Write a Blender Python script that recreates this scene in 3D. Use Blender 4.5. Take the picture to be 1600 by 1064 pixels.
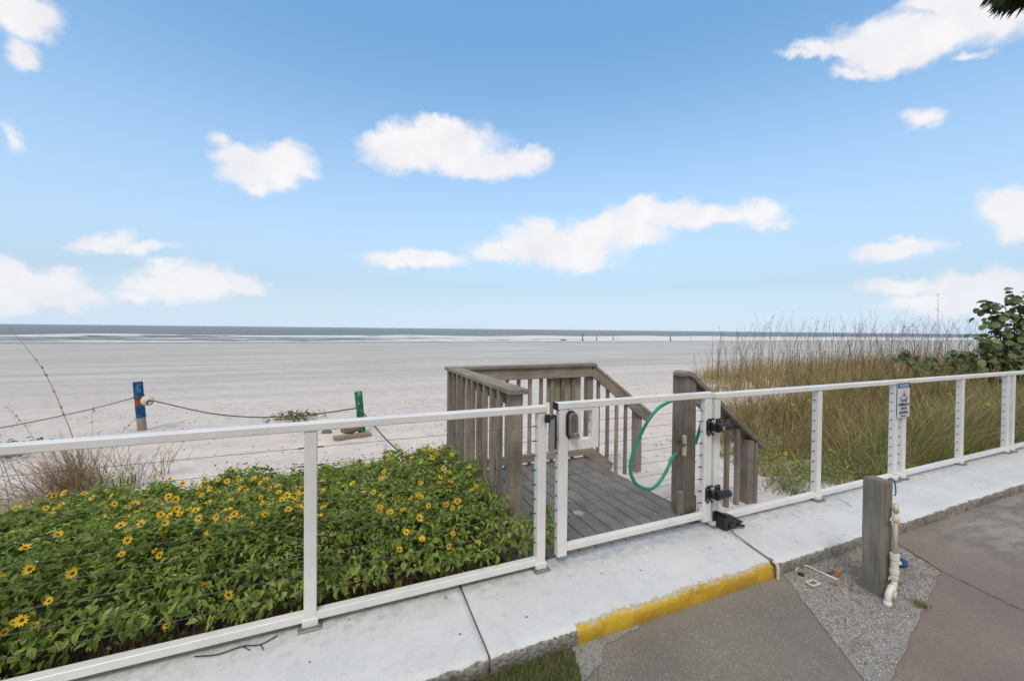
import bpy, math, random
from mathutils import Vector, Matrix, noise, Quaternion
for o in list(bpy.data.objects): bpy.data.objects.remove(o)
S = bpy.context.scene
COL = S.collection
rng = random.Random(7)
R = math.radians

# ------------------------------------------------------------------ camera
FX, FY = .3958, .9183
_n = math.hypot(FX, FY)
F0 = Vector((FX/_n, FY/_n, 0)); R0 = Vector((F0.y, -F0.x, 0)); ZZ = Vector((0, 0, 1))
p_, r_ = R(.8), R(.6)
F = math.cos(p_)*F0 - math.sin(p_)*ZZ
U_ = math.cos(p_)*ZZ + math.sin(p_)*F0
Rr = math.cos(r_)*R0 + math.sin(r_)*U_
Uu = math.cos(r_)*U_ - math.sin(r_)*R0
CAMP = Vector((0, 0, 1.6))
cam = bpy.data.cameras.new('camera'); co = bpy.data.objects.new('camera', cam); COL.objects.link(co)
co.matrix_world = Matrix(((Rr.x, Uu.x, -F.x, 0), (Rr.y, Uu.y, -F.y, 0), (Rr.z, Uu.z, -F.z, 1.6), (0, 0, 0, 1)))
cam.sensor_width = 36; cam.lens = 14.4; cam.shift_y = -8.6/1600
cam.clip_start = .05; cam.clip_end = 60000
S.camera = co

# ------------------------------------------------------------------ node helpers
class NT:
    def __init__(s, nt): s.t = nt; s.n = nt.nodes; s.l = nt.links
    def add(s, typ, _in=None, **kw):
        nd = s.n.new(typ)
        for k, v in kw.items(): setattr(nd, k, v)
        for k, v in (_in or {}).items():
            sock = nd.inputs[k]
            if isinstance(v, bpy.types.NodeSocket): s.l.new(v, sock)
            else: sock.default_value = v
        return nd
    def math(s, op, a, b=None, c=None, clamp=False):
        i = {0: a}
        if b is not None: i[1] = b
        if c is not None: i[2] = c
        nd = s.add('ShaderNodeMath', i, operation=op); nd.use_clamp = clamp
        return nd.outputs[0]
    def vmath(s, op, a, b=None):
        i = {0: a}
        if b is not None: i[1] = b
        nd = s.add('ShaderNodeVectorMath', i, operation=op)
        return nd.outputs['Value'] if op in ('LENGTH', 'DOT_PRODUCT') else nd.outputs[0]
    def noise(s, vec, scale, detail=4, rough=.55, w=None, dist=0):
        nd = s.add('ShaderNodeTexNoise', {'Scale': scale, 'Detail': detail, 'Roughness': rough, 'Distortion': dist})
        if w is not None: nd.noise_dimensions = '4D'; s.l.new(w, nd.inputs['W'])
        if vec is not None: s.l.new(vec, nd.inputs['Vector'])
        return nd.outputs['Fac']
    def ramp(s, fac, a, b, lo=0., hi=1., smooth=False):
        nd = s.add('ShaderNodeMapRange', {'Value': fac, 'From Min': a, 'From Max': b, 'To Min': lo, 'To Max': hi})
        if smooth: nd.interpolation_type = 'SMOOTHSTEP'
        return nd.outputs[0]
    def mix(s, fac, a, b, blend='MIX'):
        nd = s.n.new('ShaderNodeMix'); nd.data_type = 'RGBA'; nd.blend_type = blend
        for sock, v in ((nd.inputs[0], fac), (nd.inputs[6], a), (nd.inputs[7], b)):
            if isinstance(v, bpy.types.NodeSocket): s.l.new(v, sock)
            elif isinstance(v, (int, float)): sock.default_value = v
            else: sock.default_value = (v[0], v[1], v[2], 1)
        return nd.outputs[2]
    def scale(s, vec, sx, sy, sz):
        return s.add('ShaderNodeMapping', {'Vector': vec, 'Scale': (sx, sy, sz)}).outputs[0]
    def bump(s, h, strength=.4, dist=.01):
        return s.add('ShaderNodeBump', {'Height': h, 'Strength': strength, 'Distance': dist}).outputs[0]

# ------------------------------------------------------------------ sky and sun
SUN_EL, SUN_AZ = R(52), R(215)      # azimuth clockwise from +Y
w = bpy.data.worlds.new('World'); S.world = w; w.use_nodes = True
t = NT(w.node_tree); t.n.clear()
sky = t.add('ShaderNodeTexSky', sky_type='NISHITA'); sky.sun_disc = False
sky.sun_elevation = SUN_EL; sky.sun_rotation = SUN_AZ; sky.altitude = 0; sky.air_density = 1.0; sky.dust_density = .6; sky.ozone_density = 1.0
tc = t.add('ShaderNodeTexCoord').outputs['Generated']
sep = t.add('ShaderNodeSeparateXYZ', {0: tc})
# thin bright veil low over the sea
elev = sep.outputs[2]
veil = t.ramp(elev, -.02, .62, 1, 0)
veil = t.math('POWER', veil, 2.0, clamp=True)
blue = t.mix(1.0, sky.outputs[0], (.80, .93, 1.05), 'MULTIPLY')
base = t.mix(t.math('MULTIPLY', veil, .85), blue, (7.9, 8.1, 11.3))
lift = t.ramp(elev, .10, .66, 1.0, 2.85)
base = t.vmath('MULTIPLY', base, t.add('ShaderNodeCombineXYZ', {0: t.math('MULTIPLY', lift, .91), 1: t.math('MULTIPLY', lift, 1.05), 2: t.math('MULTIPLY', lift, .95)}).outputs[0])
# the rest of the sky, overhead and inland, is a neutral overcast
ocn = t.noise(tc, 3, 4, .5)
back = t.vmath('DOT_PRODUCT', tc, tuple(-F0))
oc_ = t.math('MAXIMUM', t.ramp(elev, .70, .86), t.ramp(back, .0, .35))
occol = t.mix(t.ramp(ocn, .3, .7), (7.2, 6.75, 6.3), (9.8, 9.2, 8.6))
occol = t.mix(t.ramp(elev, .1, .8), t.mix(.8, occol, (3.4, 3.3, 3.2)), occol)
def pray(px, py):
    x = (px-800)/640; y = -(py-532)/640 - 8.6/640
    return (F + x*Rr + y*Uu).normalized()
CL = [(40,30,55,40),(30,78,24,20),(72,32,28,22),(15,212,12,20),
(410,262,62,30),(375,240,35,18),(440,250,45,22),(400,292,28,12),(472,268,20,8),(345,214,15,7),
(690,228,90,36),(650,238,75,30),(740,255,80,24),(700,202,42,20),(820,252,36,18),(602,226,38,17),
(650,406,72,13),(865,385,100,27),(850,357,35,16),(790,390,55,16),(895,402,58,22),(960,362,80,26),(1010,332,60,20),(1070,334,70,22),(1185,332,40,18),(1205,352,20,9),(1130,337,45,16),
(155,374,50,13),(218,388,40,7),(60,450,80,32),(20,425,40,22),(110,470,55,18),(-20,470,80,22),
(300,442,102,26),(255,418,42,11),(205,460,32,12),(370,444,42,18),
(1430,55,120,34),(1390,90,66,26),(1520,35,90,28),(1310,78,66,15),(1340,116,46,9),(1250,90,30,6),(1470,10,60,18),
(1505,99,34,7),(1438,190,30,13),(1575,325,62,28),(1590,352,40,20),(1405,382,60,14),(1365,392,28,8),
(1540,447,95,26),(1405,447,60,14),(1480,478,100,20),(1600,470,80,30)]
wv = t.add('ShaderNodeTexNoise', {'Vector': tc, 'Scale': 9.0, 'Detail': 3.0, 'Roughness': .5})
wvec = t.vmath("SUBTRACT", wv.outputs['Color'], (.5, .5, .5))
wsc = t.add('ShaderNodeVectorMath', {0: wvec, 'Scale': .05}, operation='SCALE').outputs[0]
cv = t.vmath('ADD', tc, wsc)
wv2 = t.add('ShaderNodeTexNoise', {'Vector': tc, 'Scale': 34.0, 'Detail': 5.0, 'Roughness': .55})
cv = t.vmath('ADD', cv, t.add('ShaderNodeVectorMath', {0: t.vmath('SUBTRACT', wv2.outputs['Color'], (.5, .5, .5)), 'Scale': .035}, operation='SCALE').outputs[0])
dmin = None
for (cx, cy, rx, ry) in CL:
    c = pray(cx, cy)
    a = (pray(cx+4, cy)-pray(cx-4, cy))/8*rx; b = (pray(cx, cy-4)-pray(cx, cy+4))/8*ry
    la, lb = a.length, b.length
    a = a.normalized(); n = a.cross(b).normalized(); b = n.cross(a)
    rot = Matrix(((a.x, b.x, n.x), (a.y, b.y, n.y), (a.z, b.z, n.z))).to_euler()
    mp = t.add('ShaderNodeMapping', {'Vector': cv, 'Location': c, 'Rotation': rot, 'Scale': (la*1.16, lb*1.16, .5)}, vector_type='TEXTURE')
    kk_ = max(.36, min(1, math.sqrt(rx*ry)/34))   # small clouds are thinner
    d = t.vmath('LENGTH', mp.outputs[0])
    if kk_ < 1: d = t.math('MULTIPLY_ADD', d, kk_, 1-kk_)
    dmin = d if dmin is None else t.math('SMOOTH_MIN', dmin, d, .25)
fine = t.noise(t.scale(tc, 1, 1, 1.5), 17, 7, .55)
dens = t.math('ADD', t.math('SUBTRACT', 1.0, dmin), t.math('MULTIPLY', t.math('SUBTRACT', fine, .5), 1.1))
cm = t.ramp(dens, -.20, .44, 0, 1, smooth=True)
cm = t.math('MULTIPLY', cm, t.ramp(elev, .0, .22, .78, 1))
cshade = t.noise(tc, 14, 5, .55)
ccol = t.mix(t.ramp(cshade, .35, .65), (9.7, 9.5, 9.5), (8.7, 8.6, 9.0))
skyc = t.mix(t.math('MULTIPLY', cm, .96), base, ccol)
skyc = t.mix(oc_, skyc, occol)
bg = t.add('ShaderNodeBackground', {0: skyc, 1: .1})
t.l.new(bg.outputs[0], t.add('ShaderNodeOutputWorld').inputs[0])
sl = bpy.data.lights.new('sun', 'SUN'); sl.energy = 1.5; sl.angle = R(18); sl.color = (1, .96, .9)
so = bpy.data.objects.new('sun', sl); COL.objects.link(so)
sd = Vector((math.sin(SUN_AZ)*math.cos(SUN_EL), math.cos(SUN_AZ)*math.cos(SUN_EL), math.sin(SUN_EL)))
so.rotation_euler = (-sd).to_track_quat('-Z', 'Y').to_euler(); so.location = (0, -5, 12)
S.view_settings.view_transform = 'Standard'; S.view_settings.look = 'None'; S.view_settings.gamma = 1
S.view_settings.exposure = 0.0
S.render.engine = 'CYCLES'

# ------------------------------------------------------------------ mesh helpers
class MB:
    def __init__(s): s.v = []; s.f = []; s.m = []
    def face(s, idx, m=0): s.f.append(idx); s.m.append(m)
    def quad(s, a, b, c, d, m=0):
        k = len(s.v); s.v += [a, b, c, d]; s.f.append((k, k+1, k+2, k+3)); s.m.append(m)
    def tri(s, a, b, c, m=0):
        k = len(s.v); s.v += [a, b, c]; s.f.append((k, k+1, k+2)); s.m.append(m)
    def box(s, x0, x1, y0, y1, z0, z1, m=0, bev=0):
        k = len(s.v)
        if bev <= 0:
            s.v += [(x0,y0,z0),(x1,y0,z0),(x1,y1,z0),(x0,y1,z0),(x0,y0,z1),(x1,y0,z1),(x1,y1,z1),(x0,y1,z1)]
            for q in ((0,3,2,1),(4,5,6,7),(0,1,5,4),(1,2,6,5),(2,3,7,6),(3,0,4,7)): s.face(tuple(k+i for i in q), m)
            return s
        c = Vector(((x0+x1)/2, (y0+y1)/2, (z0+z1)/2)); h = Vector(((x1-x0)/2, (y1-y0)/2, (z1-z0)/2))
        b = min(bev, min(h)*.9)
        ids = {}
        for sx in (-1,1):
            for sy in (-1,1):
                for sz in (-1,1):
                    for ax in range(3):
                        p = [c[i]+(sx,sy,sz)[i]*(h[i]-(0 if i == ax else b)) for i in range(3)]
                        ids[(sx,sy,sz,ax)] = len(s.v); s.v.append(tuple(p))
        def g(*a): return ids[a]
        F_ = []
        for ax in range(3):
            for sg in (-1,1):
                o1, o2 = [i for i in range(3) if i != ax]
                q = []
                for u, v in ((-1,-1),(1,-1),(1,1),(-1,1)):
                    k3 = [0,0,0]; k3[ax] = sg; k3[o1] = u; k3[o2] = v; q.append(ids[(*k3, ax)])
                F_.append(q)
        for ax in range(3):
            o1, o2 = [i for i in range(3) if i != ax]
            for u in (-1,1):
                for v in (-1,1):
                    q = []
                    for e, fa in ((-1,o1),(1,o1),(1,o2),(-1,o2)):
                        k3 = [0,0,0]; k3[ax] = e; k3[o1] = u; k3[o2] = v; q.append(ids[(*k3, fa)])
                    F_.append(q)
        for sx in (-1,1):
            for sy in (-1,1):
                for sz in (-1,1): F_.append([ids[(sx,sy,sz,0)], ids[(sx,sy,sz,1)], ids[(sx,sy,sz,2)]])
        for q in F_:
            P = [Vector(s.v[i]) for i in q]
            n = (P[1]-P[0]).cross(P[2]-P[0]); ctr = sum(P, Vector())/len(P)
            if n.dot(ctr-c) < 0: q = q[::-1]
            s.face(tuple(q), m)
        return s
    def tube(s, pts, r, seg=8, m=0, cap=True):
        pts = [Vector(p) for p in pts]; rings = []
        rr = r if isinstance(r, (list, tuple)) else [r]*len(pts)
        up = None
        for i, p in enumerate(pts):
            d = (pts[min(i+1, len(pts)-1)]-pts[max(i-1, 0)]).normalized()
            if up is None: up = d.orthogonal().normalized()
            up = (up-d*up.dot(d)).normalized(); sd_ = d.cross(up)
            k = len(s.v); rings.append(k)
            for j in range(seg):
                a = 2*math.pi*j/seg
                s.v.append(tuple(p+(up*math.cos(a)+sd_*math.sin(a))*rr[i]))
        for i in range(len(pts)-1):
            for j in range(seg):
                a, b = rings[i]+j, rings[i]+(j+1) % seg
                s.face((a, b, rings[i+1]+(j+1) % seg, rings[i+1]+j), m)
        if cap:
            s.face(tuple(rings[0]+j for j in range(seg))[::-1], m); s.face(tuple(rings[-1]+j for j in range(seg)), m)
        return s
    def prism(s, poly, axis, a0, a1, m=0):
        """poly: 2D outline, extruded along axis from a0 to a1"""
        def P(u, v, w_): return {'x': (w_, u, v), 'y': (u, w_, v), 'z': (u, v, w_)}[axis]
        n = len(poly); k = len(s.v)
        s.v += [P(u, v, a0) for u, v in poly]+[P(u, v, a1) for u, v in poly]
        s.face(tuple(range(k, k+n)), m); s.face(tuple(range(k+2*n-1, k+n-1, -1)), m)
        for i in range(n): s.face((k+(i+1) % n, k+i, k+n+i, k+n+(i+1) % n), m)
        return s
    def beam(s, p0, p1, wid, hei, m=0, side=Vector((0,1,0)), bev=.003):
        """board from p0 to p1; wid along side, hei across"""
        p0, p1 = Vector(p0), Vector(p1); d = (p1-p0).normalized(); side = (side-d*side.dot(d)).normalized(); up = d.cross(side)
        if up.z < 0: up = -up
        L = (p1-p0).length; tmp = MB().box(0, L, -wid/2, wid/2, -hei/2, hei/2, 0, bev)
        k = len(s.v); s.v += [tuple(p0+d*v[0]+side*v[1]+up*v[2]) for v in tmp.v]
        for q in tmp.f: s.face(tuple(k+i for i in q), m)
        return s
    def blob(s, c, r, m=0, seg=10, rg=7, jit=0):
        k0 = len(s.v); c = Vector(c); r = r if hasattr(r, '__len__') else (r, r, r)
        for i in range(rg+1):
            th = math.pi*i/rg
            for j in range(seg):
                ph = 2*math.pi*j/seg; q = 1+jit*(rng.random()-.5)
                s.v.append((c.x+r[0]*math.sin(th)*math.cos(ph)*q, c.y+r[1]*math.sin(th)*math.sin(ph)*q, c.z+r[2]*math.cos(th)*q))
        for i in range(rg):
            for j in range(seg):
                s.face((k0+i*seg+j, k0+(i+1)*seg+j, k0+(i+1)*seg+(j+1) % seg, k0+i*seg+(j+1) % seg), m)
        return s

def wloc(o):
    v = Vector()
    while o: v = v+o.location; o = o.parent
    return v
def tag(o, label=None, cat=None, group=None, kind=None):
    if label: o['label'] = label
    if cat: o['category'] = cat
    if group: o['group'] = group
    if kind: o['kind'] = kind
    return o
def thing(name, loc, label, cat, group=None, kind=None):
    o = bpy.data.objects.new(name, None); o.location = loc; o.empty_display_size = .1; COL.objects.link(o)
    return tag(o, label, cat, group, kind)
def mesh_of(name, mb, mats, smooth, off=Vector()):
    me = bpy.data.meshes.new(name)
    me.from_pydata([(v[0]-off.x, v[1]-off.y, v[2]-off.z) for v in mb.v], [], mb.f)
    for m in (mats if isinstance(mats, (list, tuple)) else [mats]): me.materials.append(m)
    if any(mb.m): me.polygons.foreach_set('material_index', mb.m)
    if smooth: me.polygons.foreach_set('use_smooth', [True]*len(mb.f))
    me.validate(); me.update()
    return me
def obj(name, mb, mats, parent=None, smooth=False, at=None):
    """link mb (world coordinates) as one object; origin at `at` or at the parent's base"""
    at = Vector(at) if at is not None else wloc(parent)
    o = bpy.data.objects.new(name, mesh_of(name, mb, mats, smooth, at))
    o.parent = parent; o.location = at-wloc(parent); COL.objects.link(o)
    return o
def dupl(o, loc_world, parent):
    c = o.copy(); COL.objects.link(c); c.parent = parent; c.location = Vector(loc_world)-wloc(parent)
    return c
def struct(name, mb, mats, smooth=False): return tag(obj(name, mb, mats, None, smooth), kind='structure')

# ------------------------------------------------------------------ materials
MATS = {}
def newmat(name, rough=.6, spec=.5):
    m = bpy.data.materials.new(name); m.use_nodes = True; t = NT(m.node_tree)
    b = t.n['Principled BSDF']; b.inputs['Roughness'].default_value = rough
    b.inputs['Specular IOR Level'].default_value = spec
    MATS[name] = m; return m, t, b
def simple(name, col, rough=.5, metal=0, var=.12, scale=30, spec=.5, bump=0):
    m, t, b = newmat(name, rough, spec); b.inputs['Metallic'].default_value = metal
    oc = t.add('ShaderNodeTexCoord').outputs['Object']
    n = t.noise(oc, scale, 4)
    c = t.mix(n, tuple(x*(1-var) for x in col), tuple(min(1, x*(1+var)) for x in col))
    t.l.new(c, b.inputs['Base Color'])
    if bump: t.l.new(t.bump(n, bump, .003), b.inputs['Normal'])
    return m
def wood(name, axis, dark=(.13, .108, .088), light=(.42, .365, .31), var=.5):
    m, t, b = newmat(name, .85, .2)
    oc = t.add('ShaderNodeTexCoord').outputs['Object']
    oi = t.add('ShaderNodeObjectInfo').outputs['Random']
    W_ = t.math('MULTIPLY', oi, 37.0)
    sc = {'x': (.06, 1, 1), 'y': (1, .06, 1), 'z': (1, 1, .06)}[axis]
    v = t.scale(oc, *sc)
    g = t.noise(v, 55, 6, .65, W_, .4); g2 = t.noise(oc, 3.5, 4, .6, W_); g3 = t.noise(v, 220, 3, .6, W_)
    f = t.math('ADD', t.math('MULTIPLY', g, .6), t.math('MULTIPLY', g2, .4))
    c = t.mix(t.ramp(f, .32, .66), dark, light)
    c = t.mix(t.ramp(g3, .62, .75, 0, .55), c, tuple(x*.45 for x in dark))
    c = t.mix(t.ramp(t.noise(oc, 9, 3, .5, W_), .6, .8, 0, .35), c, (.15, .15, .11))
    k = t.ramp(oi, 0, 1, 1-var*.5, 1+var*.35)
    c = t.mix(1.0, c, t.add('ShaderNodeCombineColor', {0: k, 1: k, 2: k}).outputs[0], 'MULTIPLY')
    t.l.new(c, b.inputs['Base Color'])
    t.l.new(t.bump(t.math('ADD', g, t.math('MULTIPLY', g3, .5)), .6, .003), b.inputs['Normal'])
    return m
WX, WY, WZ = wood('weathered_wood_x', 'x'), wood('weathered_wood_y', 'y'), wood('weathered_wood_z', 'z')
PALE = wood('pale_greenish_wood', 'z', (.22, .21, .15), (.42, .41, .31))
POSTW = wood('grey_post_wood', 'z', (.13, .125, .105), (.30, .29, .25))

def white_metal():
    m, t, b = newmat('white_painted_metal', .38, .5)
    oc = t.add('ShaderNodeTexCoord').outputs['Object']
    n = t.noise(oc, 6, 5); s = t.noise(t.scale(oc, 1, 1, .1), 60, 4)
    c = t.mix(t.ramp(n, .35, .7), (.80, .80, .79), (.70, .71, .71))
    c = t.mix(t.ramp(s, .62, .8, 0, .35), c, (.45, .43, .38))
    t.l.new(c, b.inputs['Base Color']); t.l.new(t.bump(n, .05, .002), b.inputs['Normal'])
    return m
WHITE = white_metal()
BLACK = simple('black_plastic', (.018, .018, .02), .42, var=.3)
STEEL = simple('stainless_steel', (.5, .5, .5), .38, .85)
DSTEEL = simple('weathered_steel_cable', (.12, .115, .11), .7, .2)
CREAM = simple('aged_pvc', (.62, .56, .42), .5, var=.2, scale=14)
WPVC = simple('white_pvc', (.74, .72, .66), .45, var=.1)
BLUEP = simple('blue_plastic', (.012, .09, .26), .45)
GREENH = simple('green_hose_rubber', (.01, .30, .17), .42, var=.15, scale=60)
BRASS = simple('dull_brass', (.16, .12, .08), .5, .6, scale=80)
REDH = simple('rusty_red_handle', (.16, .03, .025), .6)
ROPE = simple('rope_fibre', (.10, .08, .065), .9, scale=200)
ROPEG = simple('grey_rope_fibre', (.26, .24, .21), .9, scale=200)
RUST = simple('rusty_brown', (.33, .15, .05), .8, var=.4, scale=60)
STONE = simple('mossy_stone', (.16, .15, .08), .9, var=.5, scale=25)
DARKTWIG = simple('dark_twig', (.06, .045, .035), .9, var=.4)
BARK = simple('bark', (.14, .115, .09), .9, var=.4, scale=20, bump=.5)

def conc_white():
    m, t, b = newmat('white_painted_concrete', .72, .3)
    P = t.add('ShaderNodeNewGeometry').outputs['Position']
    n1 = t.noise(P, 2.2, 5, .6); n2 = t.noise(P, 14, 6, .7); n3 = t.noise(P, 90, 3, .6)
    c = t.mix(t.ramp(n1, .35, .7), (.70, .71, .72), (.60, .61, .62))
    c = t.mix(t.ramp(n2, .52, .72, 0, .5), c, (.47, .47, .46))
    stain = t.math('MULTIPLY', t.ramp(t.noise(t.scale(P, 1, 2.2, 1), 5.5, 6, .75), .6, .72), .55)
    c = t.mix(stain, c, (.33, .32, .30))
    sep = t.add('ShaderNodeSeparateXYZ', {0: P})
    # soil washed out under the bottom rail
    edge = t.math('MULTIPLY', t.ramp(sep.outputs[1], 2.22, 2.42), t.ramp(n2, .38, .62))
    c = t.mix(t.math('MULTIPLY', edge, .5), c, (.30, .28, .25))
    # streaky brush marks
    br = t.noise(t.scale(P, 1.2, 14, 1), 9, 4, .6)
    c = t.mix(t.ramp(br, .55, .75, 0, .18), c, (.40, .41, .42))
    vo = t.add('ShaderNodeTexVoronoi', {'Vector': P, 'Scale': 11.0, 'Randomness': 1.0})
    wob = t.math('ADD', vo.outputs['Distance'], t.math('MULTIPLY', t.math('SUBTRACT', n3, .5), .12))
    pick = t.math('GREATER_THAN', t.add('ShaderNodeSeparateColor', {0: vo.outputs['Color']}).outputs[0], .55)
    spot = t.math('MULTIPLY', t.math('LESS_THAN', wob, .085), pick)
    c = t.mix(t.math('MULTIPLY', spot, .85), c, (.10, .10, .09))
    X, Y, Zp = sep.outputs
    q = t.math('ADD', Zp, t.math('MULTIPLY', t.math('SUBTRACT', Y, 1.85), .3))
    e1 = t.noise(P, 16, 5, .75); e2 = t.noise(P, 45, 4, .7); e1c = t.math('SUBTRACT', e1, .5)
    raw = t.mix(t.ramp(e2, .35, .65), (.13, .125, .11), (.40, .39, .37)); raw = t.mix(t.ramp(t.noise(P, 6, 3), .5, .7, 0, .6), raw, (.10, .095, .08))
    isedge = t.ramp(t.math('SUBTRACT', t.math('MULTIPLY', e1c, .045), q), .008, .012)
    yc = t.mix(t.ramp(t.noise(P, 3, 3), .3, .7), (.47, .29, .018), (.62, .41, .035))
    topk = t.ramp(q, -.02, .006, 0, .16)
    chip = t.ramp(t.math('ADD', e2, topk), .60, .66)
    yc = t.mix(chip, yc, t.mix(e1, (.30, .29, .26), (.66, .65, .62)))
    yc = t.mix(t.math('MULTIPLY', t.math('MULTIPLY', t.ramp(Zp, -.1, -.06, 1, 0), .5), t.ramp(e2, .4, .6)), yc, (.22, .18, .08))
    xw = t.math('ADD', X, t.math('MULTIPLY', e1c, .08))
    iny = t.math('MULTIPLY', t.math('GREATER_THAN', xw, 1.2), t.math('LESS_THAN', X, 2.80))
    yel = t.math('MULTIPLY', iny, t.ramp(t.math('SUBTRACT', t.math('MULTIPLY', e1c, .05), q), -.012, -.009))
    c = t.mix(isedge, c, raw); c = t.mix(yel, c, yc)
    t.l.new(c, b.inputs['Base Color'])
    hh = t.math('ADD', n2, t.math('MULTIPLY', n3, .6))
    hh = t.math('ADD', hh, t.math('MULTIPLY', t.math('MULTIPLY', t.math('MAXIMUM', isedge, yel), e2), 1.5))
    t.l.new(t.bump(hh, .45, .008), b.inputs['Normal'])
    return m
CWHITE = conc_white()
def drive():
    m, t, b = newmat('shell_aggregate_concrete', .6, .35)
    P = t.add('ShaderNodeNewGeometry').outputs['Position']
    sep = t.add('ShaderNodeSeparateXYZ', {0: P}); X, Y = sep.outputs[0], sep.outputs[1]
    n1 = t.noise(P, 1.6, 5, .6); n2 = t.noise(P, 40, 5, .7)
    warm = t.mix(t.ramp(n1, .35, .65), (.205, .162, .137), (.255, .207, .176))
    grey = t.mix(t.ramp(n1, .35, .65), (.175, .155, .13), (.235, .21, .18))
    east = t.ramp(t.math('SUBTRACT', X, t.math('MULTIPLY', t.math('SUBTRACT', Y, 1.2), .7)), 2.3, 2.9)
    c = t.mix(east, grey, warm)
    c = t.mix(t.ramp(n2, .4, .7, 0, .45), c, (.12, .10, .085))
    v = t.add('ShaderNodeTexVoronoi', {'Vector': t.add('ShaderNodeMapping', {'Vector': P, 'Rotation': (0, 0, .5), 'Scale': (1, 1.5, 1)}).outputs[0], 'Scale': 105.0})
    rnd = t.add('ShaderNodeSeparateColor', {0: v.outputs['Color']}).outputs[0]
    dens = t.ramp(t.noise(P, 2.6, 4, .6), .38, .62, .93, .52)
    dens = t.math('ADD', dens, t.math('MULTIPLY', east, .42))
    fl = t.math('MULTIPLY', t.math('LESS_THAN', v.outputs['Distance'], .27), t.math('GREATER_THAN', rnd, dens))
    c = t.mix(t.math('MULTIPLY', fl, .65), c, (.68, .64, .57))
    v2 = t.add('ShaderNodeTexVoronoi', {'Vector': P, 'Scale': 60.0})
    dk = t.math('MULTIPLY', t.math('LESS_THAN', v2.outputs['Distance'], .2), t.math('GREATER_THAN', t.add('ShaderNodeSeparateColor', {0: v2.outputs['Color']}).outputs[0], .8))
    c = t.mix(t.math('MULTIPLY', dk, .6), c, (.07, .055, .05))
    # dry grey scuffed area further along
    sc = t.math('MULTIPLY', t.ramp(X, 4.2, 5.2), t.ramp(t.noise(t.scale(P, 1, 2.5, 1), 3.5, 5, .7), .42, .6))
    c = t.mix(t.math('MULTIPLY', sc, .6), c, (.38, .36, .32))
    dirt = t.math('MULTIPLY', t.ramp(Y, 1.74, 1.87), t.ramp(n2, .3, .6))
    c = t.mix(t.math('MULTIPLY', dirt, .6), c, (.30, .285, .26))
    t.l.new(c, b.inputs['Base Color'])
    t.l.new(t.ramp(n1, .3, .7, .5, .8), b.inputs['Roughness'])
    t.l.new(t.bump(t.math('ADD', n2, t.math('MULTIPLY', fl, .5)), .5, .004), b.inputs['Normal'])
    return m
DRIVE = drive()
def gravel():
    m, t, b = newmat('sandy_gravel', .95, .15)
    P = t.add('ShaderNodeNewGeometry').outputs['Position']
    n = t.noise(P, 9, 5, .7); n2 = t.noise(t.add('ShaderNodeMapping', {'Vector': P, 'Rotation': (0, 0, .45), 'Scale': (1.2, 3.0, 1)}).outputs[0], 55, 5, .75); n3 = t.noise(P, 260, 2)
    c = t.mix(t.ramp(n2, .36, .62), (.23, .215, .195), (.56, .545, .52))
    c = t.mix(t.ramp(n, .5, .68, 0, .55), c, (.24, .21, .18))
    c = t.mix(t.ramp(n3, .6, .72, 0, .5), c, (.09, .08, .07))
    t.l.new(c, b.inputs['Base Color']); t.l.new(t.bump(t.math('ADD', n2, n3), .9, .01), b.inputs['Normal'])
    return m
GRAVEL = gravel()
def sand():
    m, t, b = newmat('pale_beach_sand', .95, .12)
    P = t.add('ShaderNodeNewGeometry').outputs['Position']
    sep = t.add('ShaderNodeSeparateXYZ', {0: P}); Y = sep.outputs[1]
    n1 = t.noise(t.scale(P, .08, .6, 1), 1.0, 6, .65); n2 = t.noise(P, 2.5, 6, .7); n3 = t.noise(P, 18, 5, .75)
    far = t.ramp(Y, 14, 70)
    near = t.mix(t.ramp(n2, .35, .65), (.64, .575, .53), (.76, .695, .645))
    pink = t.ramp(t.noise(t.scale(P, .25, 1, 1), .8, 4, .6), .5, .72, 0, .5)
    near = t.mix(pink, near, (.64, .53, .47))
    fc = t.mix(t.ramp(n1, .4, .6), (.47, .455, .44), (.58, .565, .54))
    c = t.mix(t.ramp(Y, 8, 24), near, fc)
    streak = t.math('MULTIPLY', t.ramp(t.noise(t.scale(P, .02, .5, 1), 1.3, 6, .7), .45, .62), t.ramp(Y, 10, 22, .15, .5))
    c = t.mix(streak, c, (.42, .405, .39))
    wet = t.ramp(t.math('ADD', Y, t.math('MULTIPLY', t.noise(t.scale(P, .03, .1, 1), 1, 3), 8)), 84, 90)
    c = t.mix(wet, c, (.22, .215, .205))
    dk = t.math('MULTIPLY', t.ramp(n3, .6, .7, 0, .5), t.ramp(Y, 22, 8))
    c = t.mix(dk, c, (.27, .225, .185))
    sp = t.add('ShaderNodeTexVoronoi', {'Vector': P, 'Scale': 16.0})
    s1 = t.math('MULTIPLY', t.math('LESS_THAN', sp.outputs['Distance'], .15), t.math('GREATER_THAN', t.add('ShaderNodeSeparateColor', {0: sp.outputs['Color']}).outputs[0], .62))
    s1 = t.math('MULTIPLY', s1, t.ramp(Y, 16, 6, 0, .8))
    r_s = t.ramp(t.noise(P, 1.1, 4, .6), .4, .6); s1 = t.math('MULTIPLY', s1, r_s)
    c = t.mix(s1, c, (.10, .085, .07))
    t.l.new(c, b.inputs['Base Color'])
    foot = t.add('ShaderNodeTexVoronoi', {'Vector': P, 'Scale': 2.6}, feature='SMOOTH_F1').outputs['Distance']
    h = t.math('ADD', t.math('MULTIPLY', n3, .25), t.math('ADD', t.math('MULTIPLY', n2, .9), t.math('MULTIPLY', t.ramp(foot, 0, .45), .9)))
    t.l.new(t.bump(h, .8, .07), b.inputs['Normal'])
    return m
SAND = sand()
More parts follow.
